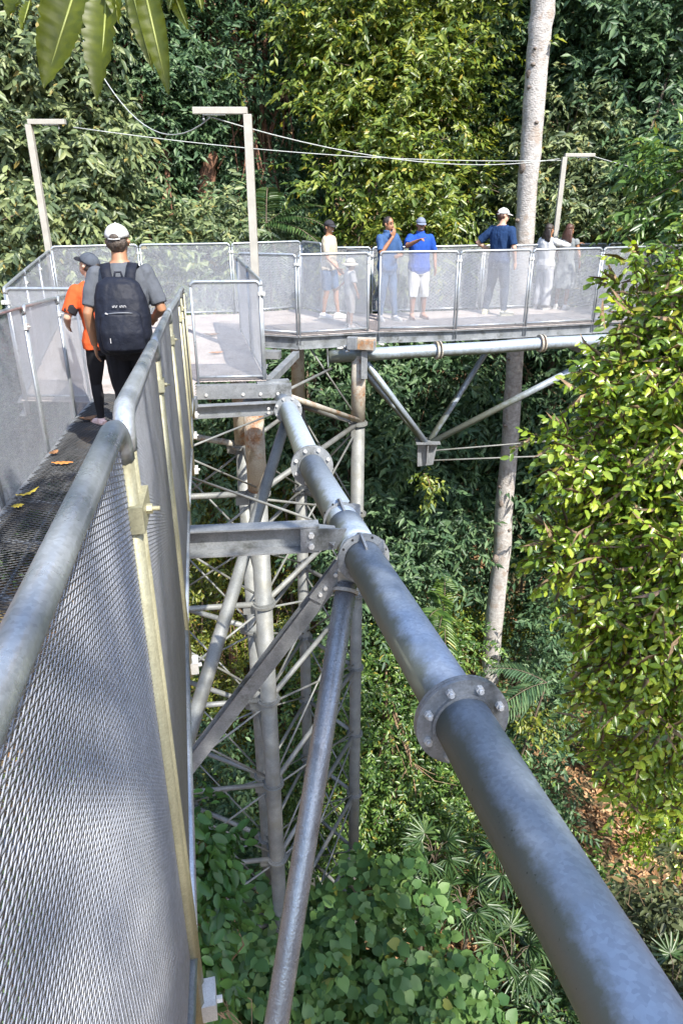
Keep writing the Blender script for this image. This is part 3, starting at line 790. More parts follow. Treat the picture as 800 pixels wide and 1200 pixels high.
LF_VINE   = leaf_mat('leaf_vine_green', (0.020,0.060,0.014), (0.035,0.098,0.020), (0.06,0.14,0.03), 0.34, 0.45, 0.4)
LF_PALM   = leaf_mat('leaf_palm', (0.022,0.052,0.018), (0.045,0.090,0.028), (0.085,0.135,0.045), 0.25, 0.36, 0.5, (0.2,0.17,0.05))
LF_DUSTY  = leaf_mat('leaf_dusty_olive', (0.040,0.050,0.024), (0.068,0.085,0.036), (0.11,0.13,0.055), 0.25, 0.5, 0.35, (0.24,0.15,0.06))
LF_BIG    = leaf_mat('leaf_large_shaded', (0.045,0.080,0.010), (0.065,0.105,0.012), (0.17,0.17,0.02), 0.45, 0.42, 0.3, (0.30,0.20,0.02), True)
def bark(name, c, c2, scale=6.0, bump=0.5, stretch=0.35, spots=None):
    m, nt, N, L = new_mat(name)
    out = N.new('ShaderNodeOutputMaterial'); b = N.new('ShaderNodeBsdfPrincipled'); b.inputs['Roughness'].default_value = 0.85
    tc = N.new('ShaderNodeTexCoord'); mp_ = N.new('ShaderNodeMapping'); mp_.inputs['Scale'].default_value = (1,1,stretch)
    L.new(tc.outputs['Object'], mp_.inputs['Vector'])
    n = N.new('ShaderNodeTexNoise'); n.inputs['Scale'].default_value = scale; n.inputs['Detail'].default_value = 8; n.inputs['Roughness'].default_value = 0.65
    L.new(mp_.outputs['Vector'], n.inputs['Vector'])
    rp = N.new('ShaderNodeValToRGB'); rp.color_ramp.elements[0].position = 0.35; rp.color_ramp.elements[1].position = 0.65
    rp.color_ramp.elements[0].color = (*c,1); rp.color_ramp.elements[1].color = (*c2,1)
    L.new(n.outputs['Fac'], rp.inputs['Fac']); col = rp.outputs['Color']
    if spots:
        v = N.new('ShaderNodeTexNoise'); v.inputs['Scale'].default_value = scale*0.35; v.inputs['Detail'].default_value = 6
        L.new(tc.outputs['Object'], v.inputs['Vector'])
        r2 = N.new('ShaderNodeValToRGB'); r2.color_ramp.elements[0].position = 0.56; r2.color_ramp.elements[1].position = 0.66
        L.new(v.outputs['Fac'], r2.inputs['Fac'])
        mx = N.new('ShaderNodeMixRGB'); L.new(r2.outputs['Color'], mx.inputs[0]); L.new(col, mx.inputs[1]); mx.inputs[2].default_value = (*spots,1); col = mx.outputs['Color']
    L.new(col, b.inputs['Base Color'])
    n2 = N.new('ShaderNodeTexNoise'); n2.inputs['Scale'].default_value = scale*3; n2.inputs['Detail'].default_value = 6
    L.new(mp_.outputs['Vector'], n2.inputs['Vector'])
    bp = N.new('ShaderNodeBump'); bp.inputs['Strength'].default_value = bump; bp.inputs['Distance'].default_value = 0.03
    L.new(n2.outputs['Fac'], bp.inputs['Height']); L.new(bp.outputs['Normal'], b.inputs['Normal'])
    L.new(b.outputs['BSDF'], out.inputs['Surface'])
    return m
BK_PALE = bark('bark_pale_grey', (0.25,0.235,0.22), (0.45,0.425,0.405), 9, 0.8, 1.5, (0.28,0.235,0.20))
BK_RED  = bark('bark_reddish_flaking', (0.08,0.04,0.025), (0.26,0.13,0.08), 9, 0.7, 0.4)
BK_DARK = bark('bark_dark_brown', (0.06,0.045,0.032), (0.15,0.115,0.08), 8, 0.6, 0.4)
BK_TWIG = bark('bark_twig', (0.13,0.085,0.05), (0.25,0.17,0.10), 20, 0.3, 0.4)

# ------------------------------------------------------------------ ground
def gz(x, y):
    x = np.asarray(x, float); y = np.asarray(y, float)
    z = -19.2 + 0*x
    z = z + 1.6*np.exp(-((x-7.5)**2+(y-16)**2)/40) + np.sin(x*0.31+1)*0.35 + np.sin(y*0.27+x*0.13)*0.4
    hill = np.clip((y-20)/34, 0, 3.2); z = z + 22*hill**1.15
    side = np.clip((np.abs(x)-16)/34, 0, 3); z = z + 17*side**1.2
    back = np.clip((-y-12)/40, 0, 3); z = z + 9*back
    return z
def ground():
    xs = np.concatenate([np.linspace(-150,-32,24)[:-1], np.linspace(-32,32,161), np.linspace(32,150,24)[1:]])
    ys = np.concatenate([np.linspace(-100,-10,20)[:-1], np.linspace(-10,45,140), np.linspace(45,170,26)[1:]])
    X, Y = np.meshgrid(xs, ys, indexing='ij'); Z = gz(X, Y)
    near = (np.abs(X) < 32) & (Y > -10) & (Y < 45)
    Z = Z + near*NP.normal(0, 0.05, X.shape)
    v = np.stack([X, Y, Z], -1).reshape(-1,3); nx, ny = X.shape
    i, j = np.meshgrid(np.arange(nx-1), np.arange(ny-1), indexing='ij'); a = (i*ny+j).ravel()
    F = np.stack([a, a+ny, a+ny+1, a+1], 1)
    m, nt, N, L = new_mat('forest_floor_litter')
    out = N.new('ShaderNodeOutputMaterial'); b = N.new('ShaderNodeBsdfPrincipled'); b.inputs['Roughness'].default_value = 0.9
    tc = N.new('ShaderNodeTexCoord')
    vo = N.new('ShaderNodeTexVoronoi'); vo.inputs['Scale'].default_value = 7.0; L.new(tc.outputs['Object'], vo.inputs['Vector'])
    sp = N.new('ShaderNodeSeparateColor'); L.new(vo.outputs['Color'], sp.inputs[0])
    rp = N.new('ShaderNodeValToRGB'); e = rp.color_ramp.elements
    e[0].color = (0.07,0.035,0.018,1); e[1].color = (0.34,0.20,0.11,1); k = e.new(0.5); k.color = (0.17,0.085,0.04,1); k = e.new(0.8); k.color = (0.22,0.15,0.07,1)
    L.new(sp.outputs[0], rp.inputs['Fac'])
    n = N.new('ShaderNodeTexNoise'); n.inputs['Scale'].default_value = 0.6; n.inputs['Detail'].default_value = 6; L.new(tc.outputs['Object'], n.inputs['Vector'])
    r2 = N.new('ShaderNodeValToRGB'); r2.color_ramp.elements[0].position = 0.4; r2.color_ramp.elements[1].position = 0.65
    L.new(n.outputs['Fac'], r2.inputs['Fac'])
    mx = N.new('ShaderNodeMixRGB'); L.new(r2.outputs['Color'], mx.inputs[0]); L.new(rp.outputs['Color'], mx.inputs[1]); mx.inputs[2].default_value = (0.05,0.05,0.02,1)
    L.new(mx.outputs['Color'], b.inputs['Base Color'])
    bp = N.new('ShaderNodeBump'); bp.inputs['Strength'].default_value = 0.8; bp.inputs['Distance'].default_value = 0.05
    L.new(vo.outputs['Distance'], bp.inputs['Height']); L.new(bp.outputs['Normal'], b.inputs['Normal'])
    L.new(b.outputs['BSDF'], out.inputs['Surface'])
    o = link('ground', fast_mesh('ground', v, [F], True), m); tag(o, kind='structure'); return o
ground()

def L3(u, v, y, rx, ry=None, rz=None):
    return (at(u, v, y), (rx, ry if ry else rx, rz if rz else rx))
def foot(x, y): return np.array((x, y, float(gz(x, y))-0.1))

# ------------------------------------------------------------------ the trees in view
# tall pale trunk behind the curved walkway
tp = [foot(3.35,17.6), at(573,790,17.3), at(588,640,17.1), at(602,440,17.0), at(613,300,17.0), at(620,180,17.0), at(630,60,17.0), at(640,-30,17.0), (5.3,17.2,8.5), (5.6,17.4,15)]
tree('pale_tree', 'tall pale grey tree with straight bare trunk rising behind the curved walkway', 'tree', tp,
     [0.40,0.285,0.235,0.205,0.208,0.218,0.228,0.24,0.23,0.20],
     [((5.6,17.6,17),(3.6,3.2,2.0)), ((3.0,18.5,16),(2.4,2.4,1.6)), ((8.0,18.0,16.5),(2.4,2.4,1.6))], LF_DARK, BK_PALE, 5, 0.25, seed=1, limb_r=0.16)
pt = [o for o in bpy.data.objects if o.name == 'pale_tree'][0]
BK_KNOT = bark('bark_knot', (0.09,0.07,0.06), (0.24,0.20,0.17), 14, 0.9, 1); kn = MB(); rk = np.random.default_rng(3)
for u, v, r in ((620,86,0.07),(613,196,0.10),(634,28,0.08),(597,470,0.08),(580,655,0.09),(600,392,0.06),(624,120,0.06),(587,590,0.07)):
    c = at(u, v, 16.9); MB().ball(c, (r,r,r*1.5), 12, 9).build('knot', BK_KNOT, pt)
for _ in range(14):
    z = rk.uniform(-13,3); a = rk.uniform(3.4,6.0); 
    zz = [p[2] for p in tp]; cx = np.interp(z, zz, [p[0] for p in tp]); cy_ = np.interp(z, zz, [p[1] for p in tp]); rr = 0.205
    kn.ball((cx+math.cos(a)*rr, cy_+math.sin(a)*rr, z), np.array((0.05,0.05,0.035))*rk.uniform(0.6,1.6), 8, 6)
kn.build('bark_warts', BK_KNOT, pt)['kind'] = 'stuff'
# bright central tree
x0 = at(440,300,19.8)[0]
tree('bright_tree', 'sunlit yellow green tree rising right behind the people in blue', 'tree', [foot(x0,20.6), (x0,20.6,-9), (x0+0.2,20.4,-2), (x0+0.3,20.2,2)], [0.26,0.2,0.15,0.09],
     [L3(440,45,19.2,1.7), L3(510,40,19.6,1.2), L3(405,75,19.4,1.0), L3(412,150,18.8,1.0,1.1,0.9), L3(490,130,18.9,1.6), L3(535,150,19.5,0.7), L3(450,210,18.2,1.3,1.3,1.0),
      L3(520,225,18.6,1.1), L3(410,0,19.4,1.1), L3(470,-30,19.4,1.9), L3(480,275,18.0,1.1,1,0.8), L3(425,290,17.8,0.8)],
     LF_BRIGHT, BK_DARK, 17, 0.20, 0.42, 'simple', seed=2, droop=0.55, inner=0.6, facing=(0.1,-0.5,0.8))
# dark tree with reddish trunk
x1 = at(290,100,21.5)[0]
tree('red_barked_tree', 'dark leaved tree with reddish bark showing above the central lamp', 'tree', [foot(x1-0.3,21.8), (x1-0.2,21.6,-8), at(291,160,21.5), at(288,60,21.4), at(289,-20,21.4), (x1,21.4,9)], [0.42,0.34,0.27,0.25,0.24,0.15],
     [L3(205,40,20.5,1.4), L3(235,110,20.4,1.1), L3(345,130,21.6,1.1), L3(350,40,22.2,1.3), L3(235,-10,20.4,1.4), L3(205,150,20.6,1.3), L3(330,230,20.2,1.3), L3(250,245,20.4,1.2),
      L3(190,250,20.2,1.2), L3(350,-30,21,1.4), L3(295,280,20,1.0), L3(350,300,20,1.2), L3(180,90,20,1.2), L3(150,40,19.5,1.4), L3(160,150,19.4,1.2), L3(150,220,19,1.1), L3(110,100,19.6,1.2), L3(120,-10,19.6,1.5), L3(170,290,19,1.0), L3(110,250,19.2,1.0)],
     LF_DARK, BK_RED, 15, 0.23, 0.34, 'simple', seed=3, droop=0.5)
tree('stunted_tree', 'short broken reddish stump tree between the left and central lamps', 'tree', [foot(-3.6,20.4), at(236,280,20.2), at(242,205,20.0), at(250,180,19.9)], [0.30,0.24,0.22,0.12],
     [L3(250,262,20.0,0.7), L3(228,170,20.3,0.7)], LF_DARK, BK_RED, 12, 0.22, seed=31, limb_r=0.06)
# lit grey-green tree on the left
tree('silvery_tree', 'sunlit silvery green tree at the far left behind the left lamp', 'tree', [foot(-7.2,18.4), (-7.0,18.2,-9), (-6.8,18,-3), (-6.7,18,3)], [0.34,0.28,0.2,0.12],
     [L3(20,170,17,1.3,1.3,1.0), L3(70,240,16.8,1.0,1.1,0.9), L3(20,270,16.6,1.1,1.1,0.9), L3(105,160,17.2,0.9), L3(40,90,17.4,1.3), L3(55,0,17.6,1.5), L3(-20,220,17,1.2),
      L3(105,270,16.6,0.7), L3(-10,60,17.4,1.3), L3(100,205,17.2,0.7)],
     LF_GREY, BK_DARK, 16, 0.23, 0.38, 'lance', seed=4, droop=0.65, facing=(0.3,-0.65,0.65))
tree('silvery_tree', 'small grey green tree showing above the platform railing beside the central lamp', 'tree', [foot(-2.6,18.9), (-2.6,18.8,-10), (-2.5,18.6,-4), (-2.4,18.5,-1.5)], [0.2,0.16,0.12,0.06],
     [L3(215,272,18.0,0.9,0.9,0.7), L3(268,262,18.2,0.7,0.7,0.6), L3(180,290,17.6,0.8), L3(240,320,17.8,1.0), L3(310,300,18.2,0.9)],
     LF_GREY, BK_DARK, 14, 0.22, 0.36, 'lance', seed=41, droop=0.6, facing=(0.3,-0.65,0.65))
# right-hand dark trees
tree('dark_tree', 'tall dark green tree filling the upper right corner behind the right lamp', 'tree', [foot(8.6,21.6), (8.4,21.4,-6), (8.2,21.2,2), (8.1,21,8)], [0.5,0.42,0.3,0.18],
     [L3(700,30,20.2,1.7), L3(775,40,19.8,1.6), L3(665,100,20.6,1.2), L3(740,130,19.6,1.6), L3(800,150,19.2,1.5), L3(760,210,19.0,1.3), L3(600,40,21.2,1.3), L3(565,100,21.4,1.2), L3(580,-20,21,1.5),
      L3(590,190,21.2,1.1), L3(700,-40,20,2.0), L3(800,-20,20,1.8), L3(840,230,19,1.4), L3(575,270,21,1.2)],
     LF_DARK, BK_DARK, 14, 0.24, 0.38, 'simple', seed=5, droop=0.45)
tree('grey_green_tree', 'grey green tree with layered sprays between the pale trunk and right lamp', 'tree', [foot(6.2,19.8), (6.0,19.5,-9), (5.7,19.2,-3), (5.6,19,-0.6)], [0.26,0.2,0.14,0.08],
     [L3(665,150,18.6,1.1,1.1,0.8), L3(700,175,18.8,0.8,0.8,0.6), L3(655,215,18.2,1.1,1.1,0.8), L3(712,240,18.4,1.0,1,0.8), L3(640,265,18.2,0.8), L3(690,285,18.0,1.0), L3(740,290,17.8,1.0), L3(590,245,18.8,0.7), L3(590,300,18.4,0.8)],
     LF_GREY, BK_DARK, 14, 0.21, 0.36, 'simple', seed=6, droop=0.5, facing=(0.3,-0.55,0.7))
tree('overhanging_tree', 'leafy branch tree entering the right edge above the bush and curved walkway', 'tree', [foot(10.6,15.6), (10.2,15.2,-8), (9.6,14.8,-1), (9.2,14.5,2)], [0.3,0.24,0.16,0.1],
     [L3(800,235,13.8,0.7,0.7,0.6), L3(820,190,13.8,0.8), L3(835,290,13.6,0.9), L3(790,285,13.4,0.45)],
     LF_MID, BK_DARK, 20, 0.22, 0.34, 'lance', seed=7, droop=0.6)
# dark trees seen below the walkway
x2 = at(540,520,20)[0]
tree('shaded_tree', 'deeply shaded broad leaved tree seen through the pipe truss', 'tree', [foot(x2-0.4,20.6), (x2-0.3,20.4,-12), at(540,520,20), at(556,420,20), at(560,380,20)], [0.16,0.13,0.10,0.09,0.06],
     [L3(460,460,18.6,1.5), L3(520,440,19.2,1.4), L3(470,540,18.2,1.6), L3(550,580,20.0,1.4), L3(645,560,19.6,1.4), L3(660,470,19.0,1.6), L3(460,640,17.8,1.5), L3(525,670,19.4,1.2), L3(590,420,20.2,1.4),
      L3(655,660,18.8,1.3), L3(440,400,19.2,1.3), L3(600,500,19.6,1.3), L3(720,420,19,1.8), L3(720,560,18.5,1.8), L3(490,610,18.6,1.3)],
     LF_DARK, BK_TWIG, 13, 0.30, 0.34, 'simple', seed=8, droop=0.6, facing=(0.3,-0.6,0.65))
tree('shaded_tree', 'dark glossy tree behind the tower top between the pipe and tower legs', 'tree', [foot(-1.2,18.4), (-1.2,18.2,-13), (-1.0,18,-8), (-0.9,18,-4)], [0.2,0.16,0.12,0.08],
     [L3(370,440,17.6,1.2), L3(330,460,17.8,1.2), L3(390,520,17.2,1.2), L3(270,520,17.6,1.3), L3(440,700,16.8,1.3), L3(400,620,17,1.3), L3(250,440,18,1.4)],
     LF_DARK, BK_DARK, 13, 0.24, 0.36, 'simple', seed=81, droop=0.5, facing=(0.3,-0.6,0.65))
tree('small_leaved_tree', 'sunlit olive tree glimpsed through the tower bracing at left', 'tree', [foot(-4.0,19.6), (-4.0,19.4,-13), (-3.9,19.2,-9), (-3.8,19,-6)], [0.18,0.14,0.10,0.06],
     [L3(255,560,18.4,1.2), L3(280,640,18.2,1.2), L3(335,560,18.2,1.1), L3(235,720,17.8,1.3), L3(340,650,18.0,1.1), L3(280,780,17.4,1.2), L3(250,850,17.0,1.2), L3(350,760,17.6,1.1), L3(225,640,18,1.1)],
     LF_YEL, BK_TWIG, 20, 0.15, 0.45, 'simple', seed=9, droop=0.35)
tree('small_leaved_tree', 'mid green small leaved tree between the two tower legs', 'tree', [foot(-0.7,15.8), (-0.7,15.6,-16), (-0.6,15.4,-13), (-0.5,15.4,-11)], [0.15,0.12,0.09,0.05],
     [L3(370,860,14.4,1.1), L3(370,960,13.8,1.0), L3(300,930,14,0.9), L3(390,790,14.8,0.9), L3(355,1020,13.6,0.9)],
     LF_MID, BK_TWIG, 20, 0.16, 0.42, 'simple', seed=10, droop=0.35)
tree('small_leaved_tree', 'green bushy tree right of the tower below the big pipe', 'tree', [foot(1.3,16.0), (1.3,15.8,-17), (1.2,15.6,-14), (1.2,15.4,-12)], [0.16,0.13,0.1,0.06],
     [L3(470,800,16,1.3), L3(450,880,15,1.2), L3(500,930,14.6,1.2), L3(560,900,15,1.3), L3(460,980,14.2,1.1), L3(530,1000,14,1.1), L3(510,760,16.6,1.2), L3(440,760,16.2,1.0)],
     LF_MID, BK_TWIG, 20, 0.17, 0.42, 'simple', seed=12, droop=0.4)
tree('small_leaved_tree', 'bright yellowish shrub tree at the foot of the pale trunk', 'tree', [foot(2.2,18.0), (2.2,17.9,-15), (2.2,17.8,-12), (2.2,17.7,-10)], [0.14,0.11,0.08,0.05],
     [L3(535,710,18.6,0.8), L3(525,765,18.0,0.8), L3(605,735,18.8,0.8), L3(500,700,18.4,0.9), L3(540,815,17.2,0.6)],
     LF_YEL, BK_TWIG, 16, 0.2, 0.42, 'simple', seed=13, droop=0.45)
# the bushy tree at the right
RB = [L3(790,350,7.7,0.55,0.6,0.45), L3(735,372,7.6,0.42,0.6,0.28), L3(710,415,7.5,0.45,0.5,0.28), L3(780,430,7.3,0.7), L3(690,460,7.3,0.48,0.6,0.34), L3(745,510,7.0,0.65,0.6,0.5), L3(665,525,7.0,0.42,0.6,0.26), L3(820,480,7.2,1.0),
      L3(640,555,7.0,0.26,0.4,0.16), L3(700,570,6.9,0.5,0.6,0.36), L3(690,635,6.9,0.5,0.5,0.36), L3(765,630,6.6,0.7), L3(645,640,6.9,0.34,0.5,0.24), L3(625,665,6.9,0.20,0.4,0.13), L3(715,700,6.5,0.5), L3(785,735,6.2,0.7), L3(668,700,6.6,0.25,0.4,0.2),
      L3(695,765,6.5,0.42), L3(750,800,6.3,0.55), L3(675,830,6.5,0.26,0.4,0.24), L3(730,860,6.4,0.42), L3(800,850,6.2,0.6), L3(715,920,6.5,0.28,0.4,0.24), L3(775,920,6.4,0.4), L3(850,620,6.6,1.2), L3(840,390,7.2,0.9),
      L3(755,318,8.2,0.26,0.3,0.16), L3(712,308,8.4,0.17,0.25,0.08), L3(700,338,8.3,0.10,0.2,0.07), L3(800,300,8.0,0.42)]
RB = [(np.array(c)+(0.28,0,0), tuple(np.array(r)*0.80)) for c, r in RB]
tree('bushy_tree', 'large bushy tree with glossy bright leaves hanging down the right edge', 'tree', [foot(7.2,8.8), (6.9,8.5,-12), (6.3,8.2,-8), (5.0,7.9,-4.5), (4.6,7.8,-2)], [0.28,0.22,0.17,0.11,0.05],
     RB, LF_BUSH, BK_TWIG, 54, 0.108, 0.47, 'oval', seed=14, droop=0.65, k=9, inner=0.6, limb_from=3, limb_r=0.03, splen=0.34, rough=0.5, twigs=True, facing=(0.6,-1.1,1.0))

# ------------------------------------------------------------------ shrubs, palms and vines low down
def shrub(name, label, base, lumps, mat, dens, ln, wd, shape, seed, droop=0.5, k=7, group=None, cat='shrub', splen=None, inner=0.6, facing=(0,0,1)):
    rng = np.random.default_rng(seed+500)
    t = thing(name, base, label, cat, group)
    v, f, tips = crown_mesh(lumps, dens, ln, wd, shape, rng, droop, k, splen, inner, 0.9, facing)
    link('foliage', fast_mesh('foliage', v-np.array(base), [f]), mat, t)
    lb = MB(); limbs_mb(lb, np.array(base, float), tips, 0.03, rng); lb.build('stem', BK_TWIG, t)
    return t
HB = [L3(350,1110,8.4,0.8,0.8,0.6), L3(420,1080,8.6,0.8,0.8,0.6), L3(300,1150,8.0,0.8,0.8,0.6), L3(480,1120,8.4,0.9,0.9,0.6), L3(410,1170,7.9,0.9,0.9,0.6), L3(530,1180,8.0,0.8,0.8,0.6), L3(330,1210,7.6,0.9), L3(460,1230,7.5,1.0), L3(260,1200,7.4,0.9), L3(440,1045,8.9,0.5,0.6,0.4), L3(280,1090,8.4,0.45,0.5,0.35)]
shrub('heart_leaved_shrub', 'broad heart leaved shrub covering the foot of the tower at the bottom edge', foot(0.2,8.2), HB, LF_HEART, 11, 0.20, 0.80, 'heart', 1, 0.35, 6, splen=0.55, facing=(0,-0.5,1), cat='shrub')
shrub('climbing_vine', 'dark green vine with drooping leaflets beside the near railing, bottom left', foot(-1.9,6.6),
      [L3(238,960,6.6,0.22,0.3,0.35), L3(250,1030,6.4,0.35,0.3,0.35), L3(235,1090,6.2,0.35,0.3,0.35), L3(225,1010,6.6,0.4), L3(245,1150,6.0,0.3)], LF_VINE, 26, 0.20, 0.50, 'oval', 2, 0.9, 6, cat='vine', splen=0.35)
shrub('dusty_shrub', 'dull olive shrub right of the big pipe in the lower right corner', foot(5.2,11.0),
      [L3(745,1085,10.6,0.55), L3(785,1090,10.2,0.8), L3(720,1075,11,0.4), L3(800,1040,10.6,0.6), L3(765,1160,9.8,0.7), L3(810,1180,9.6,0.9)], LF_DUSTY, 13, 0.26, 0.40, 'lance', 3, 0.4, 8)
shrub('glossy_shrub', 'glossy green shrub under the bushy tree at the right edge, above the sunlit litter', foot(9.0,15.0),
      [L3(770,900,14.2,0.9), L3(795,960,13.6,0.9), L3(720,890,14.4,0.5), L3(800,880,14,1.0), L3(765,985,13.6,0.4)], LF_BUSH, 16, 0.2, 0.45, 'simple', 4, 0.4, 8)
shrub('dark_shrub', 'dim dark green shrub beside the pipe flange, under the pale trunk', foot(4.4,16.4),
      [L3(632,805,16,0.7), L3(640,870,15.4,0.9), L3(640,740,17.9,0.9), L3(660,740,16.6,0.8), L3(610,890,15.6,0.6), L3(655,930,15,0.6)], LF_DARK, 14, 0.24, 0.4, 'simple', 5, 0.5, 8)
shrub('dark_shrub', 'dim green shrub at the left below the platform beside the rusty tower leg', foot(-3.6,13.6),
      [L3(240,900,12.8,1.0), L3(260,980,12.2,0.9), L3(300,1010,12.4,0.9), L3(230,1050,11.6,0.9)], LF_DARK, 14, 0.2, 0.42, 'simple', 6, 0.5, 8)
shrub('yellow_sprig', 'small bright yellow green sprig in front of the dim shrub by the pipe flange', foot(4.0,15.0),
      [L3(632,848,14.6,0.32,0.3,0.14), L3(612,856,14.6,0.2,0.2,0.12)], LF_YEL, 30, 0.18, 0.4, 'simple', 7, 0.3, 8)
shrub('hanging_sprig', 'little tuft of pale leaves dangling under the truss node plate', at(500,560,12.9),
      [L3(506,575,12.9,0.10,0.1,0.14), L3(500,556,12.9,0.07,0.07,0.08)], LF_BRIGHT, 160, 0.13, 0.45, 'simple', 8, 0.9, 5, cat='sprig')

def palm_fan(mb_pos, mb_d, mb_n, mb_l, c, axis, R, rng, nl=13):
    """one fan leaf: leaflets radiating from c around axis"""
    axis = norm(np.array(axis, float)); s = norm(np.cross(axis, (0,0,1.0))); nrm = np.cross(s, axis)
    for k in range(nl):
        a = (k/(nl-1)-0.5)*R_(230)
        d = axis*math.cos(a)+s*math.sin(a) - np.array((0,0,0.18))
        mb_pos.append(c); mb_d.append(d); mb_n.append(nrm+rng.normal(0,0.12,3)); mb_l.append(R*rng.uniform(0.85,1.1))
def palm(label, base, crown, nf, R, seed, h=0.5, spread=0.8, name='fan_palm'):
    rng = np.random.default_rng(seed+900); t = thing(name, base, label, 'palm')
    P, D, Nn, Ln = [], [], [], []; st = MB()
    for k in range(nf):
        a = 6.283*k/nf+rng.uniform(-0.3,0.3); el = rng.uniform(0.15,1.1)
        out = np.array((math.cos(a)*math.cos(el), math.sin(a)*math.cos(el), math.sin(el)))
        c = np.array(crown)+out*spread*rng.uniform(0.7,1.1)+np.array((0,0,-0.1))
        st.tube([np.array(crown)-(0,0,0.3), (np.array(crown)+c)/2+(0,0,0.08), c], [0.014,0.011,0.007], 5, False)
        ax = out*0.8+np.array((0,0,-0.35+0.2*math.sin(el))); palm_fan(P, D, Nn, Ln, c, ax, R, rng)
    v, f = leaves_mesh(np.array(P), np.array(D), np.array(Nn), np.array(Ln), np.array(Ln)*0.13, 'lance')
    link('frond', fast_mesh('frond', v-np.array(base), [f]), LF_PALM, t)
    st.tube([np.array(base), (np.array(base)+np.array(crown))/2+(0.1,0,0), np.array(crown)-(0,0,0.25)], [0.06,0.05,0.035], 8, False); st.build('stem', BK_DARK, t)
    return t
for k, (u, v, y, n, lab) in enumerate(((545,1055,11.6,11,'fan palm with finger like leaflets left of the big pipe, near the bottom edge'),
        (510,1000,12.4,9,'fan palm half hidden behind the heart leaved shrub, under the green bushy tree'),
        (600,1120,10.8,10,'fan palm tucked close against the lower left side of the big pipe'),
        (590,1010,12.2,9,'shaded fan palm just under the big pipe, above the two lower palms'),
        (640,1190,10.2,8,'fan palm at the very bottom edge just left of the pipe'),
        (490,1060,11.6,7,'small fan palm between heart leaved shrub and brown litter'),
        (790,1150,9.2,7,'fan palm at the lower right corner right of the big pipe'),
        (615,640,19,8,'dim fan palm in the shade beside the pale trunk'))):
    c = at(u, v, y); palm(lab, foot(c[0]+0.1, c[1]+0.2), c, n, 0.55, k, spread=0.65)
# feather-leaved plants
def feather(label, base, c, ax, L, n, seed, mat=LF_PALM, name='feather_palm', nf=6, w=0.10, ll=0.45):
    rng = np.random.default_rng(seed+1300); t = thing(name, base, label, 'palm'); P, D, Nn, Ln = [], [], [], []; st = MB()
    for q in range(nf):
        a = rng.normal(0,0.55,3); d = norm(np.array(ax, float)+a*0.8); side = norm(np.cross(d,(0,0,1.0))); pts = []
        for k in range(n):
            tt = k/(n-1); p = np.array(c)+d*L*tt+np.array((0,0,-0.45*L*tt*tt+0.15*L*tt)); pts.append(p)
            for s in (1,-1):
                P.append(p); D.append(side*s*0.9+d*0.5+np.array((0,0,-0.25))); Nn.append(np.array((0,0,1.0))+rng.normal(0,0.2,3)); Ln.append(ll*(1-abs(tt-0.45)*1.1)*rng.uniform(0.9,1.1))
        st.tube(pts[::3]+[pts[-1]], 0.012, 4, False)
    v, f = leaves_mesh(np.array(P), np.array(D), np.array(Nn), np.array(Ln), np.array(Ln)*w*1.6, 'lance')
    link('frond', fast_mesh('frond', v-np.array(base), [f]), mat, t)
    st.tube([np.array(base), np.array(c)], [0.06,0.03], 6, False); st.build('stem', BK_DARK, t)
feather('feather leaved plant arching above the railing beside the woman in the cap', foot(-1.2,17.9), at(312,262,17.2), (0.7,-0.3,0.5), 1.5, 22, 1)
feather('dim fern like plant drooping beside the pipe flange below the pale trunk', foot(4.2,14.8), at(640,800,14.4), (-0.5,-0.3,-0.1), 1.5, 20, 2, LF_DARK)
feather('feathery fern clump under the big pipe near the yellowish shrub', foot(2.0,16.6), at(520,720,15.8), (-0.2,-0.5,0.1), 1.4, 20, 3, LF_MID)

# thin dry twigs in the lower right corner
tg = MB(); rg = np.random.default_rng(5)
for k in range(12):
    a = at(735+rg.uniform(-30,50), 1040+rg.uniform(-30,40), 10.4); d = norm(np.array((rg.uniform(-1,1), rg.uniform(-0.4,0.2), rg.uniform(0.2,1.2))))
    tg.tube([a, a+d*0.5+rg.normal(0,0.05,3), a+d*1.0+np.array((0.1,0,-0.15))], [0.008,0.006,0.003], 4, False)
tag(tg.build('dry_twigs', BK_TWIG), 'tangle of thin dry bare twigs over the dull shrub at lower right', 'twigs')

# ------------------------------------------------------------------ masses nobody could count
def mass(name, pts, axes, mat, ln, wd, k, splen, seed, droop=0.4, shape='simple', facing=(0,0,1)):
    rng = np.random.default_rng(seed)
    pos, d, nr, L = sprays(pts, axes, splen, k, ln, droop, rng, 0.9, facing)
    v, f = leaves_mesh(pos, d, nr, L, L*wd, shape)
    o = link(name, fast_mesh(name, v, [f]), mat); return tag(o, kind='stuff')
# far wood: a deep belt of foliage on the slope
rg = np.random.default_rng(21)
pts = []; ax = []
for k in range(170):
    x = rg.uniform(-19,19); y = rg.uniform(23.5,33); z = float(gz(x,y))+rg.uniform(0.5,1)*rg.uniform(2,26)
    p, u = lump_points((x,y,z), np.array((2.0,1.8,1.6))*rg.uniform(0.8,1.3), 130, rg); pts.append(p); ax.append(u+rg.normal(0,0.4,u.shape))
mass('far_forest', np.concatenate(pts), np.concatenate(ax), LF_DARK, 0.34, 0.40, 8, 0.75, 22, 0.5)
pts = []; ax = []
for k in range(90):
    x = rg.uniform(-45,45); y = rg.uniform(34,60); z = float(gz(x,y))+rg.uniform(1,16)
    p, u = lump_points((x,y,z), np.array((4,3.5,3.2))*rg.uniform(0.8,1.3), 90, rg); pts.append(p); ax.append(u)
mass('hill_forest', np.concatenate(pts), np.concatenate(ax), LF_DARK, 0.8, 0.42, 8, 1.6, 23, 0.4)
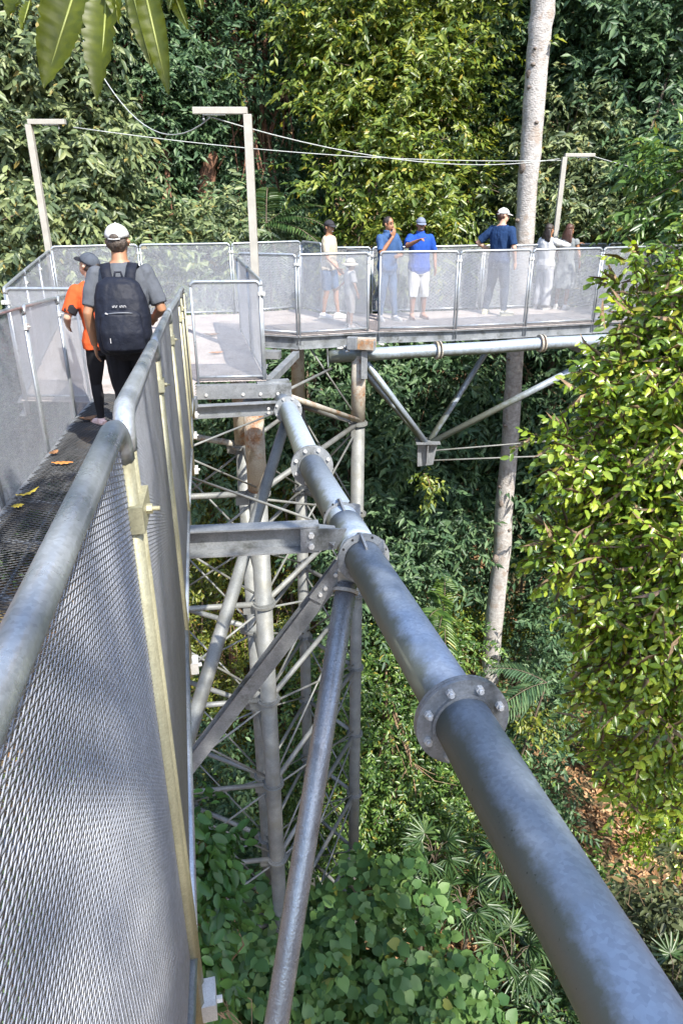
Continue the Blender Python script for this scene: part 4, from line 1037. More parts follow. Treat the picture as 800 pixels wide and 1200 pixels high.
# undergrowth on the floor, in clumps with litter between
n = 9000
x = rg.uniform(-12,12,n); y = rg.uniform(6.5,24,n)
dn = np.sin(x*1.1+0.5)*np.sin(y*0.9+1)+0.5*np.sin(x*2.3+y*1.7)
hole = np.exp(-(((x-7.5)/2.2)**2+((y-15.6)/2.2)**2)) + np.exp(-(((x-3.1)/0.9)**2+((y-11.8)/1.0)**2)) + np.exp(-(((x-4.2)/0.9)**2+((y-18)/1.3)**2))
kp = dn > -0.55 + 2.6*hole
x, y = x[kp], y[kp]; h = rg.uniform(0.1,1.5,len(x))*np.clip(dn[kp]+0.9,0.2,1.5)
p = np.stack([x, y, gz(x,y)+h], 1); a = np.stack([rg.normal(0,1,len(x)), rg.normal(0,1,len(x)), rg.uniform(0,0.8,len(x))], 1)
half = rg.uniform(0,1,len(x)) < 0.5
mass('undergrowth', p[half], a[half], LF_MID, 0.24, 0.40, 9, 0.55, 24, 0.35)
mass('undergrowth', p[~half], a[~half], LF_DARK, 0.28, 0.36, 9, 0.6, 25, 0.4)
# fallen leaves on the forest floor
n = 5200
x = np.concatenate([rg.uniform(-8,9,n//2), rg.normal(7.5,1.5,n//4), rg.normal(3.1,1.0,n//4)]); y = np.concatenate([rg.uniform(7,20,n//2), rg.normal(15.6,1.7,n//4), rg.normal(11.8,1.0,n//4)])
p = np.stack([x, y, gz(x,y)+0.05], 1)
d = np.stack([rg.normal(0,1,len(x)), rg.normal(0,1,len(x)), rg.normal(0,0.15,len(x))], 1); nn = np.stack([rg.normal(0,0.3,len(x)), rg.normal(0,0.3,len(x)), np.ones(len(x))], 1)
LF_DEAD = leaf_mat('leaf_dead_brown', (0.13,0.065,0.03), (0.34,0.18,0.085), (0.55,0.36,0.20), 0.15, 0.6, 0.3)
v, f = leaves_mesh(p, d, nn, rg.uniform(0.14,0.30,len(x)), rg.uniform(0.06,0.12,len(x)), 'lance')
tag(link('leaf_litter', fast_mesh('leaf_litter', v, [f]), LF_DEAD), kind='stuff')

# ------------------------------------------------------------------ tree beside the viewer: its shade and its hanging leaves
SB = (4.6,-7.2)
st = thing('shade_tree', foot(*SB), 'tree beside the viewer whose long dark leaves hang into the top left corner', 'tree')
rg = np.random.default_rng(77)
lumps = [((4.2,-4.15,5.1),(0.75,0.8,0.5)), ((4.0,-3.1,5.0),(0.7,0.7,0.45)), ((3.75,-2.1,5.0),(0.55,0.6,0.4)), ((4.7,-4.9,5.9),(0.7,0.7,0.5)), ((4.5,-3.6,5.8),(0.6,0.6,0.4)), ((4.4,-5.2,5.4),(0.6,0.6,0.4)), ((1.65,-2.10,5.2),(0.45,0.55,0.35)), ((1.30,-1.00,5.2),(0.6,0.6,0.4)), ((0.80,-2.20,5.2),(0.5,0.6,0.35)), ((2.30,-3.70,5.3),(0.3,0.35,0.25)), ((5.00,-6.20,6.2),(1.2,1.2,0.8)), ((3.15,-4.6,5.3),(0.2,0.24,0.2)), ((2.45,-2.3,5.2),(0.25,0.3,0.2))]
v, f, tips = crown_mesh(lumps, 5.5, 0.26, 0.27, 'lance', rg, 0.7, 8, 0.5, 0.6)
hang = [((92,-22),(52,104),46),((126,-14),(117,122),37),((131,-40),(138,24),24),((152,-24),(179,82),20),((166,-28),(198,112),26),((40,-34),(12,24),34),((36,2),(26,37),12),
        ((206,-22),(198,13),13),((229,-20),(237,13),12),((205,-4),(221,35),14),((3,-30),(-6,20),20),((182,-30),(188,30),16)]
hp, hd, hn, hl, hw = [], [], [], [], []
for (b, t_, w) in hang:
    yy = 1.55+rg.uniform(-0.12,0.12); B = at(*b, yy); T = at(*t_, yy-rg.uniform(0.0,0.1)); L = np.linalg.norm(T-B)
    hp.append(B); hd.append(T-B); hn.append(np.array((rg.uniform(-0.25,0.25),-1.0,0.3))); hl.append(L); hw.append(w*yy/1.15/FPX*1.2)
# a second tree behind the viewer that keeps the foot of the tower in dappled shade
tree('shade_tree', 'leafy tree behind the viewer shading the foot of the tower', 'tree', [foot(9.6,-9.5), (9.6,-9.3,-8), (9.5,-9,0), (9.4,-8.6,9)], [0.4,0.33,0.26,0.14],
     [((9.0,-8.2,7.9),(0.95,1.0,1.0)), ((10.3,-8.0,8.9),(1.0,1.0,1.1)), ((9.2,-8.2,10.3),(1.0,1.0,1.1)), ((11.3,-8.4,10.7),(1.0,1.0,1.2)), ((10.0,-8.6,12.1),(1.0,1.0,1.1)), ((11.4,-8.0,12.9),(1.1,1.0,1.0)), ((10.2,-8.4,14.3),(1.0,1.0,0.9)), ((11.6,-8.2,8.5),(1.0,1.0,0.9)), ((8.6,-8.3,12.1),(0.9,0.9,0.9))],
     LF_MID, BK_DARK, 8, 0.3, 0.4, 'simple', seed=15, droop=0.5)
# finer outline for the hanging leaves
def big_leaf(B, d, n, L, W, bend):
    d = norm(np.array(d)); s = norm(np.cross(d, n)); n = np.cross(s, d); vs = []; fs = []; K = 26; nib = random.Random(int(L*1e5))
    for k in range(K+1):
        t = k/K; w = (1-nib.choice((0,0,0,0,0,0.01,0.02,0.03,0.16)))*W*0.5*(math.sin(math.pi*min(1,t**0.8*0.97+0.03))**0.75)*(1-0.25*t) if 0 < k < K else 0.001
        c = np.array(B)+d*L*t+n*(bend*L*t*t)
        wv = n*0.004*math.sin(k*2.1)
        vs += [c-s*w+n*w*0.62+wv, c, c+s*w+n*w*0.62-wv]
    for k in range(K):
        for q in (0,1): fs.append((k*3+q, k*3+q+1, k*3+q+4, k*3+q+3))
    return vs, fs
off = np.array(foot(*SB))
M_RIB = solid('leaf_midrib', (0.22,0.25,0.06), 0.5)
for B, d, n_, L, W in zip(hp, hd, hn, hl, hw):
    hl_ = MB().add(*big_leaf(B, d, n_, L, W, rg.uniform(-0.08,0.05)), True).build('hanging_leaf', LF_BIG, st)
    dd_ = norm(np.array(d)); MB().tube([np.array(B)+(0,-0.002,0), np.array(B)+dd_*L*0.55+(0,-0.002,0), np.array(B)+dd_*L*0.93], [0.0026,0.0018,0.0007], 5).build('midrib', M_RIB, hl_)
link('crown', fast_mesh('crown', v-off, [f]), LF_BIG, st)
trunk_mb([foot(*SB), (4.7,-7.1,-8), (4.7,-6.8,0), (4.5,-6.0,4)], [0.42,0.34,0.26,0.15], 14, 5).build('trunk', BK_DARK, st)
lb = MB(); limbs_mb(lb, (4.5,-6.1,3.6), tips, 0.09, rg)
lb.tube([(4.5,-6.0,3.8),(4.3,-2.4,4.2),(1.7,0.6,2.4),(0.1,1.3,1.05),(-0.3,1.5,0.72),(-0.75,1.55,0.5)], [0.08,0.06,0.035,0.018,0.010,0.004], 8, False)
for B in hp: lb.tube([np.array((np.clip(B[0]+0.05,-0.75,0.1),1.52,0.55+0.2*np.clip(B[0]+0.75,0,1))), (np.array(B)+np.array((B[0],1.5,0.55)))/2, B], [0.005,0.004,0.003], 5, False)
lb.build('limb', BK_DARK, st)
# ------------------------------------------------------------------ people
def skin_mat(name, c): return solid(name, c, 0.5, 0, 0.08, 12, 0.05, 200)
SK_TAN = skin_mat('skin_tan', (0.29,0.145,0.08)); SK_BROWN = skin_mat('skin_brown', (0.25,0.12,0.065)); SK_FAIR = skin_mat('skin_fair', (0.50,0.30,0.21))
def cloth(name, c, var=0.12, rough=0.85): return solid(name, c, rough, 0, var, 9, 0.55, 30, 0.2)
HAIR_DK = solid('hair_dark', (0.022,0.015,0.012), 0.5, 0, 0.5, 70, 0.5, 120)
HAIR_BR = solid('hair_brown', (0.07,0.03,0.02), 0.5, 0, 0.5, 70, 0.5, 120)
HAIR_GR = solid('hair_greying', (0.06,0.045,0.035), 0.55, 0, 0.6, 90, 0.6, 150)
M_EYE = solid('eye_dark', (0.02,0.015,0.012), 0.2); M_MOUTH = solid('lips', (0.25,0.08,0.07), 0.5); M_TEETH = solid('teeth', (0.7,0.68,0.62), 0.4)

def voxel(mb, name, mat, parent, vox, X, smooth=3, wrinkle=0.0, wscale=9.0):
    """melt the collected closed shapes into one continuous surface"""
    me = bpy.data.meshes.new('tmp'); me.from_pydata([tuple(X @ Vector(p)) for p in mb.v], [], mb.f); me.update()
    bm = bmesh.new(); bm.from_mesh(me); bmesh.ops.remove_doubles(bm, verts=bm.verts, dist=1e-6); bmesh.ops.recalc_face_normals(bm, faces=bm.faces); bm.to_mesh(me); bm.free()
    o = bpy.data.objects.new('tmp', me); COL.objects.link(o)
    r = o.modifiers.new('r', 'REMESH'); r.mode = 'VOXEL'; r.voxel_size = vox
    dg = bpy.context.evaluated_depsgraph_get(); ev = o.evaluated_get(dg)
    new = bpy.data.meshes.new_from_object(ev); bpy.data.objects.remove(o); bpy.data.meshes.remove(me)
    bm = bmesh.new(); bm.from_mesh(new)
    for _ in range(smooth): bmesh.ops.smooth_vert(bm, verts=bm.verts, factor=0.5, use_axis_x=True, use_axis_y=True, use_axis_z=True)
    if wrinkle:
        bm.normal_update()
        for v in bm.verts:
            p = v.co; q = Vector((p.x*wscale, p.y*wscale, p.z*wscale*0.45))
            v.co += v.normal*(noise.noise(q)*wrinkle + noise.noise(q*2.7)*wrinkle*0.4)
    off = origin(parent)
    for v in bm.verts: v.co -= off
    for f in bm.faces: f.smooth = True
    bm.to_mesh(new); bm.free(); new.name = name
    return link(name, new, mat, parent)

def loft(mb, rings, n=24):
    """rings: (cx, cy, cz, rx, ry) horizontal ellipses, closed ends"""
    vs = []; fs = []
    for (cx, cy, cz, rx, ry) in rings:
        for k in range(n):
            a = 2*math.pi*k/n; c, s_ = math.cos(a), math.sin(a)
            e = 0.85
            vs.append((cx+rx*math.copysign(abs(c)**e, c), cy+ry*math.copysign(abs(s_)**e, s_), cz))
    for i in range(len(rings)-1):
        for k in range(n):
            k2 = (k+1)%n; fs.append((i*n+k, i*n+k2, (i+1)*n+k2, (i+1)*n+k))
    fs.append(tuple(range(n-1,-1,-1))); m = (len(rings)-1)*n; fs.append(tuple(range(m, m+n)))
    return mb.add(vs, fs, True)

def lerp(a, b, t): return np.array(a, float)*(1-t)+np.array(b, float)*t

def limb(mb, pts, rs, extra=0.0, upto=1.0, start=0.0):
    """smooth limb through joints pts; upto cuts it part-way along its length"""
    P = [np.array(p, float) for p in pts]; seg = []
    for i in range(len(P)-1):
        for k in range(6): seg.append((P[i]*(1-k/6)+P[i+1]*k/6, rs[i]*(1-k/6)+rs[i+1]*k/6))
    seg.append((P[-1], rs[-1]))
    # muscle: bulge upper third of each segment a little
    out = []; n = len(seg)
    for i, (p, r) in enumerate(seg):
        t = i/(n-1)
        if start-1e-6 <= t <= upto+1e-6: out.append((p, r+extra))
    mb.tube([p for p, r in out], [r for p, r in out], 16)
    e = out[-1]; mb.ball(out[0][0], out[0][1]*0.98, 12, 8)
    return e[0], e[1]

def hand(mb, wrist, fore, palm_n, sgn, s, curl=0.5, point=False):
    """palm, four unequal bent fingers and a thumb leaving the side of the palm"""
    f = np.array(fore, float); f /= np.linalg.norm(f); n = np.array(palm_n, float); n -= f*np.dot(n, f); n /= np.linalg.norm(n)
    w = np.cross(f, n)*sgn; wr = np.array(wrist, float)
    M = np.stack([w, f, n], 1); c = wr+f*0.048*s
    # palm as a flattened block of four short bones
    for k in range(4):
        o = w*(0.027-0.018*k)*s
        mb.tube([wr+f*0.0*s+o*0.6, wr+f*0.05*s+o, wr+f*0.092*s+o], [0.014*s,0.0145*s,0.0115*s], 8)
        Lf = (0.066,0.078,0.072,0.056)[k]*s; cu = curl*(0.75+0.15*k) if not (point and k == 0) else 0.05
        if point and k > 0: cu = 1.45
        p = wr+f*0.09*s+o; d = f.copy(); pts = [p]
        for q, fr in enumerate((0.45,0.31,0.24)):
            ang = cu*(0.5+0.35*q); 
            d = f*math.cos(ang)+n*math.sin(ang); p = p+d*Lf*fr; pts.append(p)
        mb.tube(pts, [0.0092*s,0.0088*s,0.0082*s,0.0068*s], 8)
    t0 = wr+f*0.022*s+w*0.024*s; d1 = w*0.75+f*0.62+n*0.3; d1/=np.linalg.norm(d1); d2 = w*0.25+f*0.9+n*0.4; d2/=np.linalg.norm(d2)
    mb.tube([t0, t0+d1*0.040*s, t0+d1*0.040*s+d2*0.030*s, t0+d1*0.04*s+d2*0.052*s], [0.0125*s,0.011*s,0.0098*s,0.0075*s], 8)

def person(label, base, yaw, H, skin, sex='m', arms=None, legs=None, head=(0,0), lean=0.0, vox=0.0075,
           top=None, bottom=None, shoes=None, hair=None, cap=None, smile=True, group=None, extra=None):
    s = H/1.75
    X = Matrix.Translation(V(base)) @ Matrix.Rotation(yaw, 4, 'Z') @ Matrix.Scale(s, 4)
    t = thing('person', base, label, 'person', group)
    fem = sex != 'm'; child = sex == 'c'
    sw = 0.185 if not fem else 0.165; hw = 0.165 if not fem else 0.172
    if child: sw, hw = 0.165, 0.15
    wz = 0.145 if not fem else 0.128
    ly = lambda z: lean*max(0.0, z-0.95)
    hs = 1.0 if not child else 1.28
    TR = [(0,0,0.80,0.12,0.085),(0,0,0.86,hw*0.98,0.108),(0,0,0.93,hw,0.115),(0,ly(1.05),1.05,wz,0.098),(0,ly(1.16),1.16,wz*1.07,0.103),(0,ly(1.28),1.28,sw*0.96,0.117),
          (0,ly(1.37),1.37,sw*1.0,0.108),(0,ly(1.43),1.43,sw*0.88,0.09),(0,ly(1.47),1.47,sw*0.60,0.075),(0,ly(1.50),1.50,0.066,0.066)]
    A = {'l': ((-0.29,-0.01,1.15),(-0.28,0.07,0.91)), 'r': ((0.29,-0.01,1.15),(0.28,0.07,0.91))}
    if arms: A.update(arms)
    G = {'l': ((-0.10,0.02,0.47),(-0.105,-0.02,0.075)), 'r': ((0.10,0.02,0.47),(0.105,-0.02,0.075))}
    if legs: G.update(legs)
    b = MB(); loft(b, TR)
    hy = ly(1.6); hc = np.array((0, hy+0.014, 1.632 if not child else 1.625))
    RY = Matrix.Rotation(head[0], 3, 'Z') @ Matrix.Rotation(-head[1], 3, 'X')
    def hp(p): return hc + np.array(RY @ Vector(p))*hs
    b.tube([(0,ly(1.45)-0.005,1.45), lerp((0,ly(1.5),1.5), hc, 0.35), hc+(0,-0.01,-0.04)], [0.066,0.056,0.056], 14)
    # head: skull, jaw, nose, ears
    for c, r in (((0,-0.010,0.030),(0.074,0.092,0.088)), ((0,0.018,-0.040),(0.060,0.070,0.075)), ((0,0.036,-0.072),(0.040,0.044,0.034))):
        mm = MB().ball((0,0,0), np.array(r)*hs, 20, 14); b.add([tuple(hp(np.array(c)) + np.array(RY @ Vector(p))) for p in mm.v], mm.f, True)
    b.tube([hp((0,0.083,0.012)), hp((0,0.098,-0.022)), hp((0,0.104,-0.034)), hp((0,0.086,-0.044))], [0.008*hs,0.011*hs,0.0145*hs,0.010*hs], 8)
    for sx in (-1,1):
        b.tube([hp((sx*0.070,-0.008,0.018)), hp((sx*0.082,-0.016,0.006)), hp((sx*0.074,-0.004,-0.030))], [0.013*hs,0.016*hs,0.009*hs], 8)
    ARM = {}
    for q, sx in (('l',-1),('r',1)):
        sh = np.array((sx*sw*0.98, ly(1.41), 1.405)); el, wr = np.array(A[q][0], float), np.array(A[q][1], float)
        k = 0.90 if fem else 1.0
        jj = [sh, lerp(sh,el,0.5), el, lerp(el,wr,0.35), wr]; rr = [0.053*k,0.047*k,0.038*k,0.039*k,0.0265*k]
        limb(b, jj, rr); ARM[q] = (jj, rr)
        fv = wr-el; opt = A[q][2] if len(A[q]) > 2 else {}
        hand(b, wr, opt.get('f', fv), opt.get('n', (-sx*1.0, 0.25, 0)), sx*(1 if True else -1)*opt.get('s', 1), 0.98 if not child else 1.05, opt.get('curl', 0.45), opt.get('point', False))
    LEG = {}
    for q, sx in (('l',-1),('r',1)):
        hp_ = np.array((sx*0.088, 0, 0.87)); kn, an = np.array(G[q][0], float), np.array(G[q][1], float)
        jj = [hp_, lerp(hp_,kn,0.5), kn, lerp(kn,an,0.32)+np.array((0,-0.012,0)), lerp(kn,an,0.75), an]; rr = [0.088,0.078,0.055,0.057,0.041,0.035]
        if fem: rr = [0.09,0.078,0.052,0.052,0.036,0.031]
        limb(b, jj, rr); LEG[q] = (jj, rr)
        fo = G[q][2] if len(G[q]) > 2 else (sx*0.15, 1, 0); fo = np.array(fo, float); fo /= np.linalg.norm(fo)
        a = an; LEG[q+'f'] = fo
        b.tube([a+(0,0,-0.02)-fo*0.045, a+fo*0.05-(0,0,0.028), a+fo*0.13-(0,0,0.045), a+fo*0.18-(0,0,0.05)], [0.032,0.036,0.030,0.018], 12)
    voxel(b, 'body', skin, t, vox*s, X, 2)
    # clothes
    if top:
        c = MB(); z0 = top.get('hem', 0.90); e = top.get('ease', 0.014)
        R = [(0,ly(z0),z0, np.interp(z0,[r[2] for r in TR],[r[3] for r in TR])+e+top.get('flare',0.008), np.interp(z0,[r[2] for r in TR],[r[4] for r in TR])+e+top.get('flare',0.008))]
        for r in TR:
            if r[2] > z0+0.02 and r[2] < 1.495: R.append((r[0], r[1], r[2], r[3]+e+(0.012 if r[2] < 1.2 else 0), r[4]+e+(0.014 if r[2] < 1.2 else 0)))
        R.append((0, ly(1.49), 1.49, 0.074, 0.076))
        if top.get('collar'): R.append((0, ly(1.52)-0.004, 1.53, 0.070, 0.072))
        loft(c, R)
        for q in 'lr':
            jj, rr = ARM[q]; limb(c, jj, rr, e+0.006, top.get('sleeve', 0.36))
        voxel(c, top.get('name', 'shirt'), top['mat'], t, vox*s, X, 2, 0.013*s, 12)
        if 'panel' in top:      # dark raglan bands on the sleeves
            for q in 'lr':
                jj, rr = ARM[q]; c = MB(); limb(c, jj, rr, e+0.010, top.get('sleeve', 0.36), 0.26)
                voxel(c, 'sleeve_band', top['panel'], t, vox*s, X, 2)
    if bottom:
        c = MB(); kind = bottom['kind']; e = bottom.get('ease', 0.012)
        if kind == 'skirt':
            loft(c, [(0,0,bottom['len'],hw+0.13,0.21),(0,0,bottom['len']+0.15,hw+0.10,0.19),(0,0,0.80,hw+0.05,0.155),(0,0,0.93,hw+0.02,0.135),(0,0,1.06,wz+0.015,0.112),(0,0,1.10,wz+0.012,0.11)])
        else:
            loft(c, [(0,0,0.79,hw*0.75+e,0.09+e)]+[(r[0],r[1],r[2],r[3]+e*0.9,r[4]+e*0.9) for r in TR[1:3]]+[(0,0,1.0,wz+0.02+e*0.7,0.105+e*0.7)])
            up = {'long':0.97,'shorts':bottom.get('cut',0.46)}[kind]
            for q in 'lr':
                jj, rr = LEG[q]; rr2 = list(rr)
                if bottom.get('wide'): rr2 = [rr[0]+0.008]+[max(x, 0.07+bottom['wide']) for x in rr[1:]]
                limb(c, jj, rr2, e, up)
        voxel(c, bottom.get('name','trousers'), bottom['mat'], t, vox*s, X, 2, bottom.get('wrinkle',0.011)*s, 12)
    if shoes:
        for q in 'lr':
            jj, rr = LEG[q]; a = jj[-1]; fo = LEG[q+'f']; z = a[2]
            c = MB()
            c.tube([a-fo*0.065+(0,0,-0.025), a-fo*0.02+(0,0,-0.02), a+fo*0.06-(0,0,0.030), a+fo*0.14-(0,0,0.042), a+fo*0.19-(0,0,0.046), a+fo*0.205-(0,0,0.05)], [0.038,0.043,0.043,0.037,0.027,0.014], 14)
            c.tube([a+(0,0,0.03), a-(0,0,0.03)], [0.043,0.042], 14)
            sd = np.cross(fo,(0,0,1.0))
            P = [a+fo*y+sd*x-(0,0,0.062) for x, y in ((-0.036,-0.085),(0.036,-0.085),(0.044,0.02),(0.048,0.12),(0.030,0.195),(0.0,0.218),(-0.030,0.195),(-0.048,0.12),(-0.040,0.02))]
            o = voxel(c, 'shoe', shoes['mat'], t, 0.006*s, X, 2)
            so_ = MB().prism(P, 0.024, (0,0,1)); so_.v = [tuple(X @ Vector(p)) for p in so_.v]; so_.build('sole', shoes['sole'], o)
    if hair:
        c = MB(); hm, style = hair['mat'], hair['style']
        def hb(cn, r):
            mm = MB().ball((0,0,0), np.array(r)*hs, 20, 14); c.add([tuple(hp(np.array(cn)) + np.array(RY @ Vector(p))) for p in mm.v], mm.f, True)
        if style == 'short': hb((0,-0.024,0.040),(0.083,0.093,0.088))
        if style == 'undercap': hb((0,-0.036,0.002),(0.081,0.074,0.062)); hb((0,-0.05,-0.03),(0.060,0.045,0.045))
        if style == 'bob': hb((0,-0.03,0.03),(0.085,0.09,0.092)); hb((0,-0.06,-0.04),(0.075,0.05,0.08))
        if style == 'long':
            hb((0,-0.022,0.036),(0.086,0.095,0.090)); hb((0,-0.06,-0.06),(0.085,0.055,0.10))
            for k in range(9):
                a = (k-4)/4; w = [hp((a*0.072,-0.055-0.03*(1-a*a),0.0)), hp((a*0.092,-0.085-0.02*(1-a*a),-0.10)), hp((a*0.105,-0.095-0.015*(1-a*a),-0.20)), hp((a*0.10+0.01*math.sin(k*2.3),-0.09,-0.30-0.02*math.sin(k*1.7)))]
                c.tube(w, [0.030,0.033,0.030,0.012], 10)
        voxel(c, 'hair', hm, t, 0.007*s, X, 2, 0.007*s, 30)
    if cap:
        c = MB(); n = 24; vs = []; fs = []; m = 7
        for i in range(m):
            a = i/(m-1)*math.pi/2; rr = math.cos(a)
            for k in range(n):
                ph = 2*math.pi*k/n
                vs.append(tuple(hp((0.089*rr*math.sin(ph), -0.008+0.105*rr*math.cos(ph), 0.038+0.090*math.sin(a)*(1-0.06*math.cos(ph)*0)))))
        for i in range(m-1):
            for k in range(n): fs.append((i*n+k, i*n+(k+1)%n, (i+1)*n+(k+1)%n, (i+1)*n+k))
        fs.append(tuple(range(n-1,-1,-1)))
        c.add(vs, fs, True)
        c.v = [tuple(X @ Vector(p)) for p in c.v]; co_ = c.build('cap', cap['mat'], t)
        sm_ = MB()
        for k in range(6):
            ph = 2*math.pi*(k+0.5)/6
            sm_.tube([hp((0.0895*math.cos(a)*math.sin(ph), -0.008+0.1055*math.cos(a)*math.cos(ph), 0.038+0.0905*math.sin(a))) for a in np.linspace(0.02,1.5,9)], 0.0014*hs, 5)
        sm_.ball(hp((0,-0.008,0.129)), 0.008*hs, 8, 6); sm_.v = [tuple(X @ Vector(p)) for p in sm_.v]; sm_.build('seam', cap['mat'], co_)
        if hair:
            op = MB(); op.ball((0,0,0), np.array((0.036,0.022,0.030))*hs, 14, 10); op.v = [tuple(X @ Vector(tuple(hp((0,-0.097,0.044))+np.array(RY @ Vector(p))))) for p in op.v]; op.build('strap_opening', hair['mat'], co_)
            op = MB().tube([hp((0.089*math.sin(a), -0.008-0.1065*math.cos(a), 0.034)) for a in np.linspace(-0.5,0.5,7)], 0.006*hs, 6); op.v = [tuple(X @ Vector(p)) for p in op.v]; op.build('cap_strap', cap['mat'], co_)
        br = MB(); fl = []
        bt = cap.get('tilt', 0.22)
        for k in range(11):
            a = (k/10-0.5)*math.pi*0.92
            fl.append((0.080*math.sin(a), 0.060+0.105*math.cos(a)**0.7 if abs(a) < 1.5 else 0.06, 0.036-bt*0.105*math.cos(a)-0.010*abs(math.sin(a))))
        P = [hp(p) for p in fl]
        inner = [hp((0.080*math.sin(a), -0.008+0.095*math.cos(a), 0.042)) for a in [(k/10-0.5)*math.pi*0.92 for k in range(11)]]
        vs = [tuple(p) for p in P]+[tuple(p) for p in inner]+[tuple(p-(0,0,0.006)) for p in P]+[tuple(p-(0,0,0.006)) for p in inner]
        fs = []
        for k in range(10): fs += [(k,k+1,11+k+1,11+k),(22+k,33+k,33+k+1,22+k+1),(k,22+k,22+k+1,k+1)]
        br.add(vs, fs); br.v = [tuple(X @ Vector(p)) for p in br.v]; br.build('brim', cap.get('brim', cap['mat']), co_)
        if cap.get('wide'):   # floppy sun hat brim
            rg_ = MB(); vs = []; fs = []
            for i in range(3):
                for k in range(n):
                    ph = 2*math.pi*k/n; R2 = (0.086,0.13,0.165)[i]
                    vs.append(tuple(hp((R2*math.sin(ph), -0.008+R2*1.1*math.cos(ph), 0.040-(0,0.016,0.045)[i]))))
            for i in range(2):
                for k in range(n): fs.append((i*n+k, i*n+(k+1)%n, (i+1)*n+(k+1)%n, (i+1)*n+k))
            rg_.add(vs, fs, True); rg_.v = [tuple(X @ Vector(p)) for p in rg_.v]; o = rg_.build('hat_brim', cap['mat'], co_)
            o.modifiers.new('s','SOLIDIFY').thickness = 0.004
    for sx in (-1,1):
        e = MB().ball(hp((sx*0.030,0.078,0.012)), 0.0105*hs, 10, 8); e.v = [tuple(X @ Vector(p)) for p in e.v]; e.build('eye', M_EYE, t)
        e = MB().tube([hp((sx*0.016,0.084,0.032)), hp((sx*0.032,0.082,0.036)), hp((sx*0.046,0.070,0.031))], 0.004*hs, 6); e.v = [tuple(X @ Vector(p)) for p in e.v]; e.build('eyebrow', hair['mat'] if hair else HAIR_DK, t)
    e = MB().tube([hp((-0.024,0.076,-0.064)), hp((-0.012,0.084,-0.069)), hp((0.012,0.084,-0.069)), hp((0.024,0.076,-0.064))], [0.003,0.006,0.006,0.003], 8)
    e.v = [tuple(X @ Vector(p)) for p in e.v]; e.build('mouth', M_TEETH if smile else M_MOUTH, t)
    return t, X, hp

def deck(u, v): return atz(u, v, ZD)
SH_WHITE = (cloth('shoe_white', (0.62,0.61,0.59), 0.06, 0.6), solid('sole_white', (0.6,0.6,0.58), 0.6))
def shoe(c, sole=(0.6,0.6,0.58)): return {'mat': cloth('shoe_cloth', c, 0.08, 0.6), 'sole': solid('shoe_sole', sole, 0.6)}

# the backpacker
MX, MY = -1.50, 5.05
mbase = np.array((MX, MY, z_near(MX, MY)))
t, X, hp = person('man in grey t-shirt and pale cap seen from behind wearing the navy backpack', mbase, R_(11), 1.60, SK_TAN, 'm', vox=0.006, lean=0.14,
    arms={'l': ((-0.265,-0.02,1.14),(-0.265,0.07,0.89),{'n':(1,0.2,0.1),'curl':0.5}), 'r': ((0.27,0.02,1.15),(0.20,0.25,1.06),{'n':(-0.6,-0.2,-0.8),'curl':0.9})},
    legs={'l': ((-0.10,0.09,0.48),(-0.10,0.13,0.085)), 'r': ((0.10,0.02,0.47),(0.11,-0.16,0.12))}, head=(R_(-8), R_(-5)),
    top={'mat': cloth('tee_grey', (0.075,0.083,0.098)), 'hem': 0.86, 'sleeve': 0.42, 'ease': 0.014}, bottom={'kind':'long','mat': cloth('trousers_black', (0.012,0.012,0.015)), 'name':'trousers'},
    shoes=shoe((0.05,0.05,0.055),(0.2,0.2,0.2)), hair={'mat':HAIR_GR,'style':'undercap'}, cap={'mat': cloth('cap_pale', (0.42,0.42,0.42), 0.05)}, smile=False)
# backpack: lofted shell, pocket, straps
def bx(mb): mb.v = [tuple(X @ Vector(p)) for p in mb.v]; return mb
NAVY = cloth('pack_navy', (0.008,0.010,0.018), 0.25, 0.6); NAVY2 = cloth('pack_strap', (0.010,0.012,0.02), 0.2, 0.7)
pk = thing('backpack', np.array(X @ Vector((0,-0.2,1.0))), 'navy backpack worn on the back of the man in grey', 'backpack')
c = MB(); loft(c, [(a,b_,z,rx*1.16,ry) for a,b_,z,rx,ry in [(0,-0.215,0.87,0.125,0.07),(0,-0.235,0.90,0.155,0.105),(0,-0.245,1.0,0.170,0.125),(0,-0.24,1.15,0.172,0.120),(0,-0.225,1.28,0.158,0.102),(0,-0.205,1.37,0.128,0.078),(0,-0.19,1.41,0.075,0.05)]])
voxel(c, 'pack_body', NAVY, pk, 0.007, X, 2, 0.010, 10)
c = MB(); loft(c, [(a,b_,z,rx*1.16,ry) for a,b_,z,rx,ry in [(0,-0.325,0.90,0.10,0.045),(0,-0.345,0.93,0.128,0.055),(0,-0.352,1.05,0.132,0.055),(0,-0.335,1.17,0.122,0.045),(0,-0.315,1.205,0.09,0.035)]])
po = voxel(c, 'front_pocket', NAVY, pk, 0.006, X, 2, 0.006, 12)
